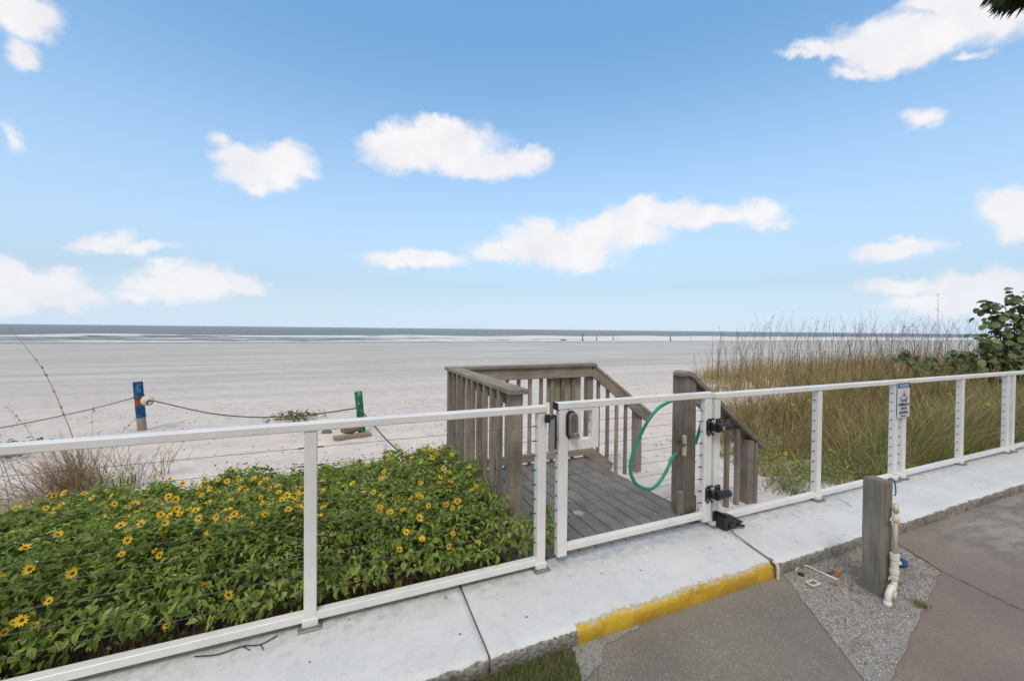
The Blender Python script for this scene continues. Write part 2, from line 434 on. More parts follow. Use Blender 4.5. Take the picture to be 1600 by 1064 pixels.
def sea():
    m, t, b = newmat('grey_green_sea', .4, .25)
    P = t.add('ShaderNodeNewGeometry').outputs['Position']
    sep = t.add('ShaderNodeSeparateXYZ', {0: P}); X, Y, Zp = sep.outputs
    n1 = t.noise(t.scale(P, .012, .06, 1), 1, 5, .6); n2 = t.noise(t.scale(P, .12, .6, 1), 1, 6, .7)
    c = t.mix(t.ramp(n1, .35, .65), (.105, .115, .10), (.15, .16, .14))
    warp = t.math('MULTIPLY', t.math('SUBTRACT', t.noise(t.scale(P, .01, .03, 1), 1.6, 4), .5), 40)
    Yw = t.math('ADD', Y, warp)
    def band(c0, hw, amp):
        d = t.math('ABSOLUTE', t.math('SUBTRACT', Yw, c0)); return t.math('MULTIPLY', t.ramp(d, hw, 0, 0, 1), amp)
    bands = t.math('MAXIMUM', band(92, 8, .55), t.math('MAXIMUM', band(132, 13, .75), band(110, 11, .45)))
    east = t.math('MULTIPLY', t.math('MULTIPLY', t.ramp(X, 0, 80), t.ramp(Y, 190, 140)), .45)
    tot = t.math('ADD', t.math('ADD', bands, east), t.math('MULTIPLY', t.math('SUBTRACT', n2, .5), 2.0))
    foam = t.ramp(tot, .17, .33)
    edge = t.math('MULTIPLY', t.ramp(Y, 90, 88), t.ramp(n2, .3, .45))
    foam = t.math('MAXIMUM', foam, edge)
    caps = t.math('MULTIPLY', t.ramp(t.noise(t.scale(P, .05, .05, 1), 1.1, 5, .7), .66, .70), t.ramp(Y, 130, 170, 0, .8))
    foam = t.math('MAXIMUM', foam, caps, clamp=True)
    c = t.mix(foam, c, (.80, .82, .82))
    t.l.new(c, b.inputs['Base Color'])
    t.l.new(t.ramp(foam, 0, 1, .3, .9), b.inputs['Roughness'])
    t.l.new(t.bump(t.math('ADD', t.noise(t.scale(P, .25, .9, 1), 1, 6, .7), t.math('MULTIPLY', foam, .4)), 1.0, .9), b.inputs['Normal'])
    return m
SEA = sea()
def leafmat(name, c1, c2, c3=None, rough=.55, trans=.25, scale=7, pos=True):
    m, t, b = newmat(name, rough, .35)
    ge = t.add('ShaderNodeNewGeometry')
    rnd = ge.outputs['Random Per Island']
    n = t.noise(ge.outputs['Position'], scale, 3)
    c = t.mix(rnd, c1, c2)
    if c3: c = t.mix(t.ramp(n, .5, .72, 0, .8), c, c3)
    t.l.new(c, b.inputs['Base Color'])
    if trans:
        tr = t.add('ShaderNodeBsdfTranslucent', {0: c}); mx = t.add('ShaderNodeMixShader', {0: trans})
        t.l.new(b.outputs[0], mx.inputs[1]); t.l.new(tr.outputs[0], mx.inputs[2])
        t.l.new(mx.outputs[0], t.n['Material Output'].inputs[0])
    return m
LEAF = leafmat('daisy_leaf', (.08, .165, .03), (.45, .52, .14), (.26, .37, .07), .75, .34)
STEMG = leafmat('daisy_stem', (.07, .10, .03), (.10, .06, .035), trans=0)
STEMB = leafmat('dry_stem', (.07, .043, .03), (.22, .14, .09), trans=0)
PETAL = leafmat('yellow_petal', (.78, .47, .012), (.88, .60, .03), trans=.2)
DISC = simple('flower_disc', (.10, .03, .01), .9, var=.5, scale=400)
OAT = leafmat('sea_oat_blade', (.12, .085, .03), (.62, .47, .22), (.26, .27, .08), trans=.25, scale=.9)
OATG = leafmat('green_grass_blade', (.10, .15, .035), (.48, .44, .16), (.13, .20, .05), trans=.25, scale=2)
STALK = leafmat('seed_stalk', (.07, .048, .032), (.20, .135, .08), trans=.1)
DRYG = leafmat('dry_grass_blade', (.22, .15, .09), (.52, .40, .26), (.22, .17, .12), trans=.15, scale=3)
GRAPE = leafmat('sea_grape_leaf', (.05, .09, .035), (.19, .25, .11), (.08, .10, .035), .5, .15)
LAWN = leafmat('lawn_blade', (.07, .12, .025), (.17, .20, .05), (.20, .17, .08), trans=.2, scale=9)
PLATE = simple('galvanised_plate', (.30, .30, .29), .5, .6)
PALM = leafmat('palm_leaf', (.02, .035, .018), (.05, .07, .03), trans=.15)
SOIL = simple('dark_leaf_litter', (.085, .058, .04), .95, var=.5, scale=40, bump=1)
DEBRIS = leafmat('dry_debris', (.06, .04, .03), (.25, .17, .11), trans=0)
SHELL = simple('shell_bits', (.62, .58, .52), .8, var=.3)

def deckmat():
    m, t, b = newmat('deck_board_wood', .72, .3)
    P = t.add('ShaderNodeNewGeometry').outputs['Position']
    sep = t.add('ShaderNodeSeparateXYZ', {0: P})
    bid = t.math('FLOOR', t.math('DIVIDE', t.math('SUBTRACT', sep.outputs[0], 1.12), .1425))
    W_ = t.math('MULTIPLY', bid, 3.7)
    v = t.scale(P, 1, .06, 1)
    g = t.noise(v, 60, 6, .65, W_); g2 = t.noise(P, 4, 5, .65, W_)
    c = t.mix(t.ramp(g2, .35, .65), (.15, .142, .132), (.24, .23, .215)); c = t.mix(t.ramp(g, .5, .72, 0, .5), c, (.07, .06, .05))
    sp = t.noise(P, 7, 4, .7)
    c = t.mix(t.ramp(sp, .70, .76, 0, .6), c, (.42, .38, .33))
    dd = t.vmath('LENGTH', t.vmath('MULTIPLY', t.vmath('SUBTRACT', P, (2.02, 3.13, -.05)), (1, .7, 0)))
    c = t.mix(t.ramp(t.math('ADD', dd, t.math('MULTIPLY', t.math('SUBTRACT', sp, .5), .06)), .045, .03, 0, .75), c, (.52, .50, .42))
    t.l.new(c, b.inputs['Base Color']); t.l.new(t.bump(g, .5, .003), b.inputs['Normal'])
    return m
DECK = deckmat()
def stake_mat(name, col, chips, axisz=True):
    m, t, b = newmat(name, .7, .3)
    oc = t.add('ShaderNodeTexCoord').outputs['Object']
    n = t.noise(t.scale(oc, 1, 1, .5), 22, 5, .7)
    c = t.mix(t.ramp(n, .54, .60), col, chips); t.l.new(c, b.inputs['Base Color']); t.l.new(t.bump(n, .4, .004), b.inputs['Normal'])
    return m
BLUEPAINT = stake_mat('flaking_blue_paint', (.008, .055, .17), (.05, .22, .40))
ORANGEPAINT = stake_mat('worn_orange_band', (.28, .07, .02), (.10, .06, .05))
GREENPAINT = stake_mat('painted_green_with_dots', (.008, .13, .07), (.25, .42, .25))
PINKW = wood('bleached_stake_wood', 'z', (.25, .19, .17), (.42, .34, .31))
NAVY = simple('sign_navy', (.012, .035, .13), .45); SIGNW = simple('sign_white', (.62, .64, .68), .4, var=.04)
INK = simple('sign_ink', (.03, .04, .10), .5); REDI = simple('sign_red', (.42, .04, .04), .5); SIGNT = simple('sign_header_text', (.55, .68, .85), .5)

# ------------------------------------------------------------------ ground, sea, paving
def sstep(a, b, x):
    u = min(1, max(0, (x-a)/(b-a))); return u*u*(3-2*u)
def N(x, y, z=0): return noise.noise(Vector((x, y, z)))
def ground(X, Y):
    h = -.45 - .25*sstep(8, 40, Y) - .55*sstep(40, 88, Y) - 1.5*sstep(86, 130, Y)
    h += .30*math.exp(-((max(Y, 2.4)-2.4)/1.25)**2)*(1-sstep(40, 60, abs(X)))
    h += .18*math.exp(-((X-3.6)/1.6)**2-((Y-3.6)/1.6)**2)*.6
    h += .38*sstep(5, 10, X)*(1-sstep(60, 90, X))*sstep(3, 6, Y)*(1-sstep(9, 15, Y))
    h += .06*math.exp(-((X+2.8)/1.1)**2-((Y-6.3)/.8)**2)
    if Y < 40: h += (.04*N(X*.9, Y*.9)+.028*N(X*3, Y*3, 5)+.008*N(X*9, Y*9, 2))*(1-sstep(20, 40, Y))
    if Y < 2.4: h = -.62 - .1*sstep(0, -10, Y)
    return h
def axis(parts):
    out = []
    for a, b, s in parts:
        n = max(1, int(round((b-a)/s))); out += [a+(b-a)*i/n for i in range(n)]
    out.append(parts[-1][1]); return out
def gridmesh(xs, ys, fn):
    mb = MB(); nx = len(xs)
    for y in ys:
        for x in xs: mb.v.append((x, y, fn(x, y)))
    for j in range(len(ys)-1):
        for i in range(nx-1): mb.f.append((j*nx+i, j*nx+i+1, (j+1)*nx+i+1, (j+1)*nx+i))
    mb.m = [0]*len(mb.f); return mb
struct('beach_sand', gridmesh(axis([(-3000,-100,500),(-100,-12,6),(-12,18,.09),(18,60,1.5),(60,200,14),(200,4000,500)]),
       axis([(-60,2.3,10),(2.3,12,.075),(12,30,.5),(30,92,3),(92,300,40)]), ground), SAND, True)
def seah(X, Y):
    wv_ = 40*(.5*N(X*.016, Y*.048)); e = Y+wv_*.5
    h = -1.2
    h += .75*math.exp(-((e-133)/2.6)**2)*max(.1, .55+N(X*.03, 3)) + .35*math.exp(-((e-104)/1.8)**2)*max(0, .5+N(X*.05, 9))
    h += .12*N(X*.05, Y*.25, 4)*sstep(88, 96, Y)
    if Y > 150: h += .22*N(X*.02, Y*.08, 8)*(1-sstep(400, 900, Y))
    return h
struct('sea', gridmesh(axis([(-30000,-500,8000),(-500,900,4),(900,40000,8000)]), axis([(85,170,1.2),(170,420,7),(420,1000,60),(1000,40000,9000)]), seah), SEA, True)
mb = MB(); mb.quad((-60,-40,-.1),(80,-40,-.1),(80,1.9,-.1),(-60,1.9,-.1)); struct('driveway', mb, DRIVE)

J1 = lambda y: .70+.035*(y-1.85); J2 = lambda y: 2.795+.21*(y-1.82)
def slab(xa, xb, steps):
    prof = [(2.50,-.3),(2.50,-.002),(2.495,0),(2.2,0),(1.905,0),(1.868,-.003),(1.852,-.016),(1.850,-.045),(1.853,-.075),(1.862,-.13)]
    mb = MB(); n = len(prof)
    for i in range(steps+1):
        u = i/steps
        for k, (y, z) in enumerate(prof):
            x = xa(y)+(xb(y)-xa(y))*u
            if k >= 5:
                j = N(x*5, k*.4, 1)*.006+N(x*26, k*.9, 2)*.005
                y += j; z += (N(x*11, k, 3)*.005 if k < 9 else 0)
                if 5 <= k <= 7 and N(x*3.1, 7) > .28: y += .014; z -= .008
            mb.v.append((x, y, z))
    for i in range(steps):
        for k in range(n-1):
            a = i*n+k; mb.face((a, a+1, a+n+1, a+n))
    for s_ in (0, steps): mb.face(tuple(s_*n+k for k in range(n)) if s_ else tuple(s_*n+k for k in range(n))[::-1])
    return struct('walkway', mb, CWHITE, True)
slab(lambda y: -6, lambda y: J1(y)-.006, 220)
slab(lambda y: J1(y)+.006, lambda y: J2(y)-.006, 90)
slab(lambda y: J2(y)+.006, lambda y: 16, 420)
mb = MB()
for J in (J1, J2): mb.quad((J(1.87)-.015,1.87,-.012),(J(1.87)+.015,1.87,-.012),(J(2.5)+.015,2.5,-.012),(J(2.5)-.015,2.5,-.012))
struct('walkway_joint', mb, SOIL)

def sheet(name, poly, z, mat, jit=.006, sub=10):
    pts = []
    for i in range(len(poly)):
        a, b = Vector(poly[i]), Vector(poly[(i+1) % len(poly)])
        for k in range(sub):
            p = a.lerp(b, k/sub); pts.append((p.x+N(p.x*15, p.y*15)*jit*2, p.y+N(p.x*15, p.y*15, 5)*jit*2, z))
    mb = MB(); mb.v = pts; mb.face(tuple(range(len(pts)))); return struct(name, mb, mat)
PATCH = [(2.905,1.875),(2.62,1.47),(2.33,1.06),(2.40,1.05),(3.2,1.255),(3.99,1.452),(4.17,1.776),(4.22,1.89),(3.5,1.885)]
sheet('gravel_patch', PATCH, -.096, GRAVEL)
mb = MB()
def crack(a, b, w_, z=-.0935, n=14):
    a, b = Vector(a), Vector(b); d = (b-a).normalized(); nn = Vector((-d.y, d.x))
    L = [a.lerp(b, i/n)+nn*N(i*.7, a.x*9)*.006 for i in range(n+1)]
    for i in range(n):
        w0 = w_*(.6+.8*abs(N(i*.5, 3))); p, q = L[i], L[i+1]
        mb.quad((p.x-nn.x*w0, p.y-nn.y*w0, z), (q.x-nn.x*w0, q.y-nn.y*w0, z), (q.x+nn.x*w0, q.y+nn.y*w0, z), (p.x+nn.x*w0, p.y+nn.y*w0, z))
crack((3.99,1.452), (3.86,.9), .004); crack((2.33,1.06), (2.1,.73), .003); crack((4.17,1.776), (3.99,1.452), .010)
struct('paving_joint', mb, SOIL)
sheet('bare_edge_strip', [(1.10,1.65),(1.26,1.72),(1.33,1.80),(1.60,1.83),(1.62,1.875),(1.08,1.875)], -.0965, GRAVEL, .012)
sheet('lawn_soil', [(-6,-1),(.95,-1),(1.10,1.65),(1.17,1.875),(-6,1.875)], -.0925, SOIL, .01)

# ------------------------------------------------------------------ blades and leaves
def blade(mb, x, y, z, L, wd, az, lean, curve, seg=3, m=0, tw=None):
    """a bent tapering strip; az: direction it leans to; lean: start angle from vertical; curve: extra bend"""
    tw = az+math.pi/2 if tw is None else tw
    sx, sy = math.cos(tw)*wd/2, math.sin(tw)*wd/2
    k = len(mb.v); px, py, pz = x, y, z; ang = lean; st = L/seg
    mb.v += [(px-sx, py-sy, pz), (px+sx, py+sy, pz)]
    for i in range(seg):
        px += math.sin(ang)*math.cos(az)*st; py += math.sin(ang)*math.sin(az)*st; pz += math.cos(ang)*st; ang += curve/seg
        f_ = 1-(i+1)/seg
        if i < seg-1:
            mb.v += [(px-sx*(.35+.65*f_), py-sy*(.35+.65*f_), pz), (px+sx*(.35+.65*f_), py+sy*(.35+.65*f_), pz)]
            a = k+2*i; mb.face((a, a+1, a+3, a+2), m)
        else:
            mb.v.append((px, py, pz)); a = k+2*i; mb.face((a, a+1, a+2), m)
    return px, py, pz
def leaf(mb, c, L, wd, d, up, m=0, fold=.25):
    d = d.normalized(); s_ = d.cross(up)
    if s_.length < .01: s_ = d.orthogonal()
    s_ = s_.normalized(); u = s_.cross(d).normalized()
    k = len(mb.v); f_ = u*(wd*fold)
    P = [c, c+d*L*.3+s_*wd*.5+f_, c+d*L*.68+s_*wd*.33+f_*.6, c+d*L-u*L*.12, c+d*L*.68-s_*wd*.33+f_*.6, c+d*L*.3-s_*wd*.5+f_]
    mb.v += [tuple(p) for p in P]
    mb.face((k, k+1, k+2, k+3), m); mb.face((k, k+3, k+4, k+5), m)

# lawn
mb = MB()
for i in range(9000):
    if i < 6500: x, y = rng.uniform(.25, 1.22), rng.uniform(1.45, 1.85)
    else: x, y = rng.uniform(-3, 1.05), rng.uniform(.6, 1.84)
    lim = 1.12+.06*N(x*6, y*9, 3)-(1.85-y)*.15
    if x > lim and rng.random() < .96: continue
    blade(mb, x, y, -.094, rng.uniform(.02, .05), rng.uniform(.003, .0055), rng.uniform(0, 6.28), rng.uniform(.1, .8), rng.uniform(.2, 1.1), 2)
tag(obj('lawn_grass', mb, LAWN), 'short green lawn grass against the kerb of the white walkway', 'grass', kind='stuff')

# gravel pebbles, twigs and shells on the bare patch
def in_poly(x, y, P):
    c = False
    for i in range(len(P)):
        (x1, y1), (x2, y2) = P[i], P[i-1]
        if (y1 > y) != (y2 > y) and x < (x2-x1)*(y-y1)/(y2-y1)+x1: c = not c
    return c
mb = MB()
def peb(x, y, z, r, m=0):
    k = len(mb.v); a0 = rng.random()*6
    for j in range(5): mb.v.append((x+math.cos(a0+j*1.257)*r*rng.uniform(.6, 1.2), y+math.sin(a0+j*1.257)*r*rng.uniform(.5, 1), z))
    mb.v.append((x, y, z+r*.6))
    for j in range(5): mb.face((k+j, k+(j+1) % 5, k+5), m)
for i in range(5200):
    x, y = rng.uniform(2.3, 4.2), rng.uniform(1.05, 1.88)
    if not in_poly(x, y, PATCH): continue
    q = rng.random(); peb(x, y, -.096, rng.uniform(.0015, .005), 0 if q < .6 else (1 if q < .8 else 2))
for i in range(2200):
    if i < 1500: x, y = rng.gauss(3.55, .32), rng.gauss(1.62, .14)
    else: x, y = rng.uniform(2.4, 4.1), rng.uniform(1.1, 1.86)
    if not in_poly(x, y, PATCH): continue
    a = rng.gauss(.5, .5); L = rng.uniform(.01, .06); z = -.094+rng.uniform(0, .008)
    blade(mb, x, y, z, L, rng.uniform(.0015, .004), a, 1.45, rng.uniform(-.1, .3), 2, rng.choice((1, 1, 3)), a+1.57)
tag(obj('gravel_and_twigs', mb, [SHELL, DEBRIS, simple('grey_pebble', (.25, .24, .22), .9, var=.5), simple('straw_bits', (.38, .30, .20), .9, var=.3)]),
    'loose pebbles, shell bits and dry twigs strewn over the bare gravel patch', 'gravel', kind='stuff')

# ------------------------------------------------------------------ fence
FY0, FY1 = 2.40, 2.46
def fence(name, label, loc, x0, x1, posts, ncab=9):
    root = thing(name, loc, label, 'fence')
    mb = MB(); mb.box(x0, x1, 2.392, 2.462, 1.052, 1.093, 0, .004); obj('top_rail', mb, WHITE, root)
    mb = MB(); mb.box(x0, x1, 2.405, 2.455, .032, .075, 0, .003); obj('bottom_rail', mb, WHITE, root)
    for px in posts:
        mb = MB(); mb.box(px-.031, px+.031, FY0, FY1, .010, 1.050, 0, .004)
        p = obj('post', mb, WHITE, root, at=(px, 2.43, 0))
        mb = MB(); mb.box(px-.058, px+.058, 2.368, 2.492, .001, .010, 1, .002)
        mb.box(px-.039, px+.039, 2.392, 2.468, .011, .05, 0, .002)
        for sx in (-1, 1):
            mb.tube([(px+sx*.043, 2.383, .008), (px+sx*.043, 2.383, .022)], .006, 6, 1)
        obj('base_plate', mb, [WHITE, PLATE], p, at=(px, 2.43, 0))
    cm_ = MB(); cm_.tube([(x0+.02, 2.43, 0), (x1-.02, 2.43, 0)], .0015, 6)
    for px in posts:
        for sx in (-1, 1):
            a = px+sx*.031; b = px+sx*.062
            if x0 < b < x1: cm_.tube([(a, 2.43, 0), (b, 2.43, 0)], .0042, 6, 1)
    first = obj('cable', cm_, [DSTEEL, BLACK], root, at=(x0, 2.43, 0)); first.location.z += .18
    for i in range(1, ncab): c = dupl(first, wloc(root)+first.location+Vector((0, 0, .097*i)), root)
    return root
fl = fence('cable_rail_fence', 'white cable railing left of the gate, in front of the yellow flowers', (-.115, 2.43, 0), -3.2, 1.295, [-1.5, -.118, 1.264])
mb = MB(); mb.box(1.275, 1.305, 2.375, 2.40, .985, 1.04, 0, .004); mb.tube([(1.30, 2.385, 1.015), (1.335, 2.385, 1.02)], .013, 8); mb.box(1.262, 1.30, 2.36, 2.378, .99, 1.03, 0, .003)
obj('latch', mb, BLACK, fl)
mb = MB(); mb.box(1.31, 1.352, 2.388, 2.412, .79, 1.015, 0, .003); mb.box(1.352, 1.358, 2.38, 2.43, .80, 1.03, 1)
obj('strike_box', mb, [STEEL, BLACK], fl)
fr1 = fence('cable_rail_fence', 'white cable railing between the black gate hinges and the sign, sea oats behind', (4.23, 2.43, 0), 2.845, 5.63, [2.878, 4.233, 5.57])
fr2 = fence('cable_rail_fence', 'white cable railing right of the sign, behind the short wooden post', (7.04, 2.43, 0), 5.636, 8.41, [5.732, 7.055, 8.33])
fr3 = fence('cable_rail_fence', 'last stretch of white cable railing at the right edge of the photo', (8.5, 2.43, 0), 8.416, 15, [8.50, 9.85, 11.2, 12.6])

# gate
gate = thing('gate', (2.12, 2.43, .08), 'white aluminium cable gate with a push-button lock', 'gate')
mb = MB(); mb.box(1.374, 2.83, 2.395, 2.458, 1.062, 1.105, 0, .003)
mb.box(1.388, 1.462, 2.40, 2.45, .055, 1.060, 0, .004); mb.box(2.735, 2.815, 2.40, 2.45, .055, 1.060, 0, .004)
mb.box(1.464, 2.733, 2.402, 2.448, .085, .128, 0, .003)
obj('frame', mb, WHITE, gate)
mb = MB(); mb.box(1.370, 1.3735, 2.39, 2.46, 1.058, 1.107); obj('rail_end_cap', mb, BLACK, gate)
for i in range(8):
    mb = MB(); mb.tube([(1.382, 2.425, .18+.097*i), (1.389, 2.425, .18+.097*i)], .007, 8); obj('cable_end', mb, DSTEEL, gate)
lp = MB(); lp.box(1.464, 1.56, 2.398, 2.452, .775, 1.0605, 0, .003); lp.box(1.652, 1.708, 2.398, 2.452, .775, 1.0605, 0, .003)
lp.box(1.5605, 1.6515, 2.3985, 2.4515, .775, .845, 0, .002); lp.box(1.5605, 1.6515, 2.3985, 2.4515, 1.042, 1.0605, 0, .002)
lbox = obj('lock_housing', lp, WHITE, gate)
for z in (.89, .975):
    mb = MB(); mb.blob((1.651, 2.43, z), .011, 0, 8, 6); obj('bolt_head', mb, STEEL, lbox)
def pill(x0, x1, z0, z1):
    r = (x1-x0)/2; cx = (x0+x1)/2; P = []
    for k in range(13): a = math.pi*k/12; P.append((cx+r*math.cos(a), z1-r+r*math.sin(a)))
    for k in range(13): a = math.pi+math.pi*k/12; P.append((cx+r*math.cos(a), z0+r+r*math.sin(a)))
    return P
mb = MB(); mb.prism(pill(1.438, 1.512, .862, 1.052), 'y', 2.385, 2.398); kb = obj('keypad_backplate', mb, BLACK, lbox)
mb = MB(); mb.prism(pill(1.450, 1.512, .868, 1.040), 'y', 2.358, 2.384)
mb.prism(pill(1.462, 1.500, .915, 1.030), 'y', 2.354, 2.3578, 1)
kp = obj('keypad', mb, [simple('brushed_lock_body', (.36, .35, .33), .4, .7), simple('lock_panel', (.12, .12, .12), .5, .3)], kb)
mb = MB()
for i in range(7):
    for sx in (-1, 1): mb.tube([(1.481+sx*.009, 2.354, .928+.0145*i), (1.481+sx*.009, 2.350, .928+.0145*i)], .0042, 8)
obj('keypad_buttons', mb, STEEL, kp)
mb = MB(); mb.tube([(1.484, 2.358, .892), (1.484, 2.335, .892)], .013, 14); mb.tube([(1.484, 2.335, .892), (1.484, 2.322, .892)], [.021, .018], 16)
obj('lock_knob', mb, simple('knob_metal', (.42, .41, .38), .35, .8), kp)
cmb = MB(); cmb.tube([(1.463, 2.425, 0), (2.735, 2.425, 0)], .0015, 6); cmb.tube([(2.70, 2.425, 0), (2.735, 2.425, 0)], .0042, 6, 1); cmb.tube([(1.463, 2.425, 0), (1.49, 2.425, 0)], .0042, 6, 1)
gc = obj('cable', cmb, [DSTEEL, BLACK], gate, at=(1.463, 2.425, 0)); gc.location.z += .21
for i in range(1, 6): dupl(gc, wloc(gate)+gc.location+Vector((0, 0, .097*i)), gate)
cmb = MB(); cmb.tube([(1.709, 2.425, 0), (2.735, 2.425, 0)], .0015, 6); cmb.tube([(2.70, 2.425, 0), (2.735, 2.425, 0)], .0042, 6, 1)
gc2 = obj('cable', cmb, [DSTEEL, BLACK], gate, at=(1.709, 2.425, 0)); gc2.location.z += .79
for i in range(1, 3): dupl(gc2, wloc(gate)+gc2.location+Vector((0, 0, .085*i)), gate)
def hinge(z):
    mb = MB()
    mb.box(2.745, 2.80, 2.385, 2.399, z-.055, z+.055, 0, .003); mb.box(2.85, 2.905, 2.385, 2.399, z-.02, z+.06, 0, .003)
    mb.box(2.775, 2.87, 2.345, 2.385, z-.03, z+.035, 0, .008)
    mb.tube([(2.80, 2.34, z), (2.865, 2.34, z)], .036, 16); mb.tube([(2.865, 2.34, z), (2.872, 2.34, z)], .030, 16)
    mb.tube([(2.872, 2.34, z), (2.945, 2.34, z)], .031, 16)
    for dx, dz in ((2.757, .043), (2.757, -.043), (2.788, .043), (2.893, .045), (2.86, .048)): mb.tube([(dx, 2.385, z+dz), (dx, 2.380, z+dz)], .0065, 8, 1)
    for dx in (2.765, 2.80): mb.box(dx, dx+.016, 2.375, 2.399, z+.056, z+.068, 0, .002)
    for dx in (2.765, 2.81): mb.tube([(dx, 2.388, z-.055), (dx, 2.388, z-.07)], .008, 8)
    return mb
h1 = hinge(.83); h1.box(2.815, 2.842, 2.300, 2.3045, .815, .85, 1)
obj('hinge', h1, [BLACK, STEEL], gate); obj('hinge', hinge(.285), [BLACK, STEEL], gate)
# black drop-bolt housing at the foot of the hinge post
stop = thing('gate_stop', (2.93, 2.33, 0), 'black plastic gate stop on the walkway at the foot of the hinge post', 'gate stop')
mb = MB(); mb.box(2.83, 2.875, 2.388, 2.3995, .055, .135, 0, .003); mb.prism([(2.86, .02), (3.03, .018), (3.045, .05), (2.99, .095), (2.90, .12), (2.86, .11)], 'y', 2.30, 2.385)
mb.beam((2.87, 2.345, .128), (3.05, 2.335, .055), .10, .012)
obj('housing', mb, BLACK, stop)
mb = MB(); mb.tube([(2.93, 2.29, .045), (2.93, 2.302, .045)], .026, 16)
obj('roller', mb, BLACK, stop)
mb = MB(); mb.tube([(3.0, 2.30, .035), (3.06, 2.29, .02)], .012, 8); obj('arm', mb, BLACK, stop)
cond = thing('conduit', (2.82, 1.85, 0), 'thin grey conduit running along the walkway joint and down the kerb', 'pipe')
mb = MB(); mb.tube([(2.925, 2.30, .02), (2.90, 2.25, .006), (J2(2.0)+.002, 2.0, .004), (J2(1.88), 1.885, .006)], .0055, 8)
mb.tube([(J2(1.9), 1.91, .006), (J2(1.9), 1.88, .009)], .010, 8)
obj('cable_run', mb, simple('grey_conduit', (.30, .29, .27), .7), cond)
mb = MB(); mb.tube([(J2(1.85), 1.87, .006), (J2(1.84), 1.842, .0), (J2(1.83), 1.832, -.02), (J2(1.83), 1.832, -.095)], .010, 8)
obj('down_pipe', mb, CREAM, cond)

# sign
sg = thing('sign', (5.66, 2.38, .69), 'small white notice with a navy PLEASE header hung on the twin fence posts', 'sign')
mb = MB(); mb.box(5.535, 5.775, 2.383, 2.387, .69, 1.068, 0); obj('panel', mb, SIGNW, sg)
mb = MB(); mb.box(5.540, 5.770, 2.3805, 2.383, 1.012, 1.064, 0); obj('header', mb, NAVY, sg)
def text(s, cx, z, size, mat, name='lettering', sx=1.0):
    cu = bpy.data.curves.new('t', 'FONT'); cu.body = s; cu.size = size; cu.align_x = 'CENTER'; cu.extrude = .0006; cu.offset = size*.018
    tmp = bpy.data.objects.new('t', cu); COL.objects.link(tmp)
    dg = bpy.context.evaluated_depsgraph_get(); me = bpy.data.meshes.new_from_object(tmp.evaluated_get(dg))
    bpy.data.objects.remove(tmp)
    mb = MB(); mb.v = [(cx+v.co.x*sx, 2.3798-v.co.z, z+v.co.y) for v in me.vertices]; mb.f = [tuple(p.vertices) for p in me.polygons]; mb.m = [0]*len(mb.f)
    return obj(name, mb, mat, sg)
text('PLEASE', 5.655, 1.022, .046, SIGNT, sx=1.25)
for i, s_ in enumerate(('CLOSE', 'UMBRELLA', 'UPON', 'LEAVING')): text(s_, 5.655, .862-.043*i, .040, INK, sx=1.08)
text('THANK YOU', 5.655, .702, .020, INK)
mb = MB(); mb.tri((5.645, 2.3805, .925), (5.668, 2.3805, .925), (5.657, 2.3805, .995)); mb.box(5.652, 5.661, 2.3805, 2.382, .915, .93); mb.tri((5.682, 2.3805, .93), (5.70, 2.3805, .932), (5.693, 2.3805, .96))
obj('emblem', mb, REDI, sg)
mb = MB()
for k in range(9):
    a0, a1 = math.pi*k/9, math.pi*(k+1)/9
    mb.quad((5.655-.036*math.cos(a0), 2.3805, .912+.014*math.sin(a0)), (5.655-.036*math.cos(a1), 2.3805, .912+.014*math.sin(a1)), (5.655-.048*math.cos(a1), 2.3805, .912+.021*math.sin(a1)), (5.655-.048*math.cos(a0), 2.3805, .912+.021*math.sin(a0)))
mb.box(5.57, 5.61, 2.3803, 2.382, .895, .903); mb.box(5.70, 5.745, 2.3803, 2.382, .897, .905)
obj('emblem_line', mb, INK, sg)

# ------------------------------------------------------------------ wooden landing with railings
ld = thing('wooden_landing', (2.0, 3.5, -.5), 'weathered wooden beach landing with railings and stair rails behind the gate', 'deck')
mb = MB(); x = 1.12
while x < 2.98:
    mb.box(x+.005, min(x+.1375, 2.99), 2.53, 4.52, -.088, -.05+.0015*N(x*9, 2), 0, .005); x += .1425
obj('deck_boards', mb, DECK, ld)
mb = MB(); mb.box(1.13, 2.985, 4.47, 4.51, -.24, -.0895, 0, .003); mb.box(1.13, 1.17, 2.56, 4.468, -.24, -.0895, 0, .003); mb.box(2.945, 2.985, 2.56, 4.468, -.24, -.0895, 0, .003)
for y in (2.60, 3.2, 3.85): mb.box(1.172, 2.943, y, y+.04, -.22, -.0895, 0, .002)
obj('joists', mb, WX, ld)
def rail_assembly(nm, loc):
    o = bpy.data.objects.new(nm, None); o.empty_display_size = .1; COL.objects.link(o); o.parent = ld; o.location = Vector(loc)-wloc(ld); return o
def baluster(parent, locs, zb, zt, sx=.038, sy=.038, mat=None):
    f_ = None
    for (x, y, a, b) in locs:
        mb = MB(); mb.box(x-sx/2, x+sx/2, y-sy/2, y+sy/2, a, b, 0, .002)
        obj('baluster', mb, mat or WZ, parent, at=(x, y, a))
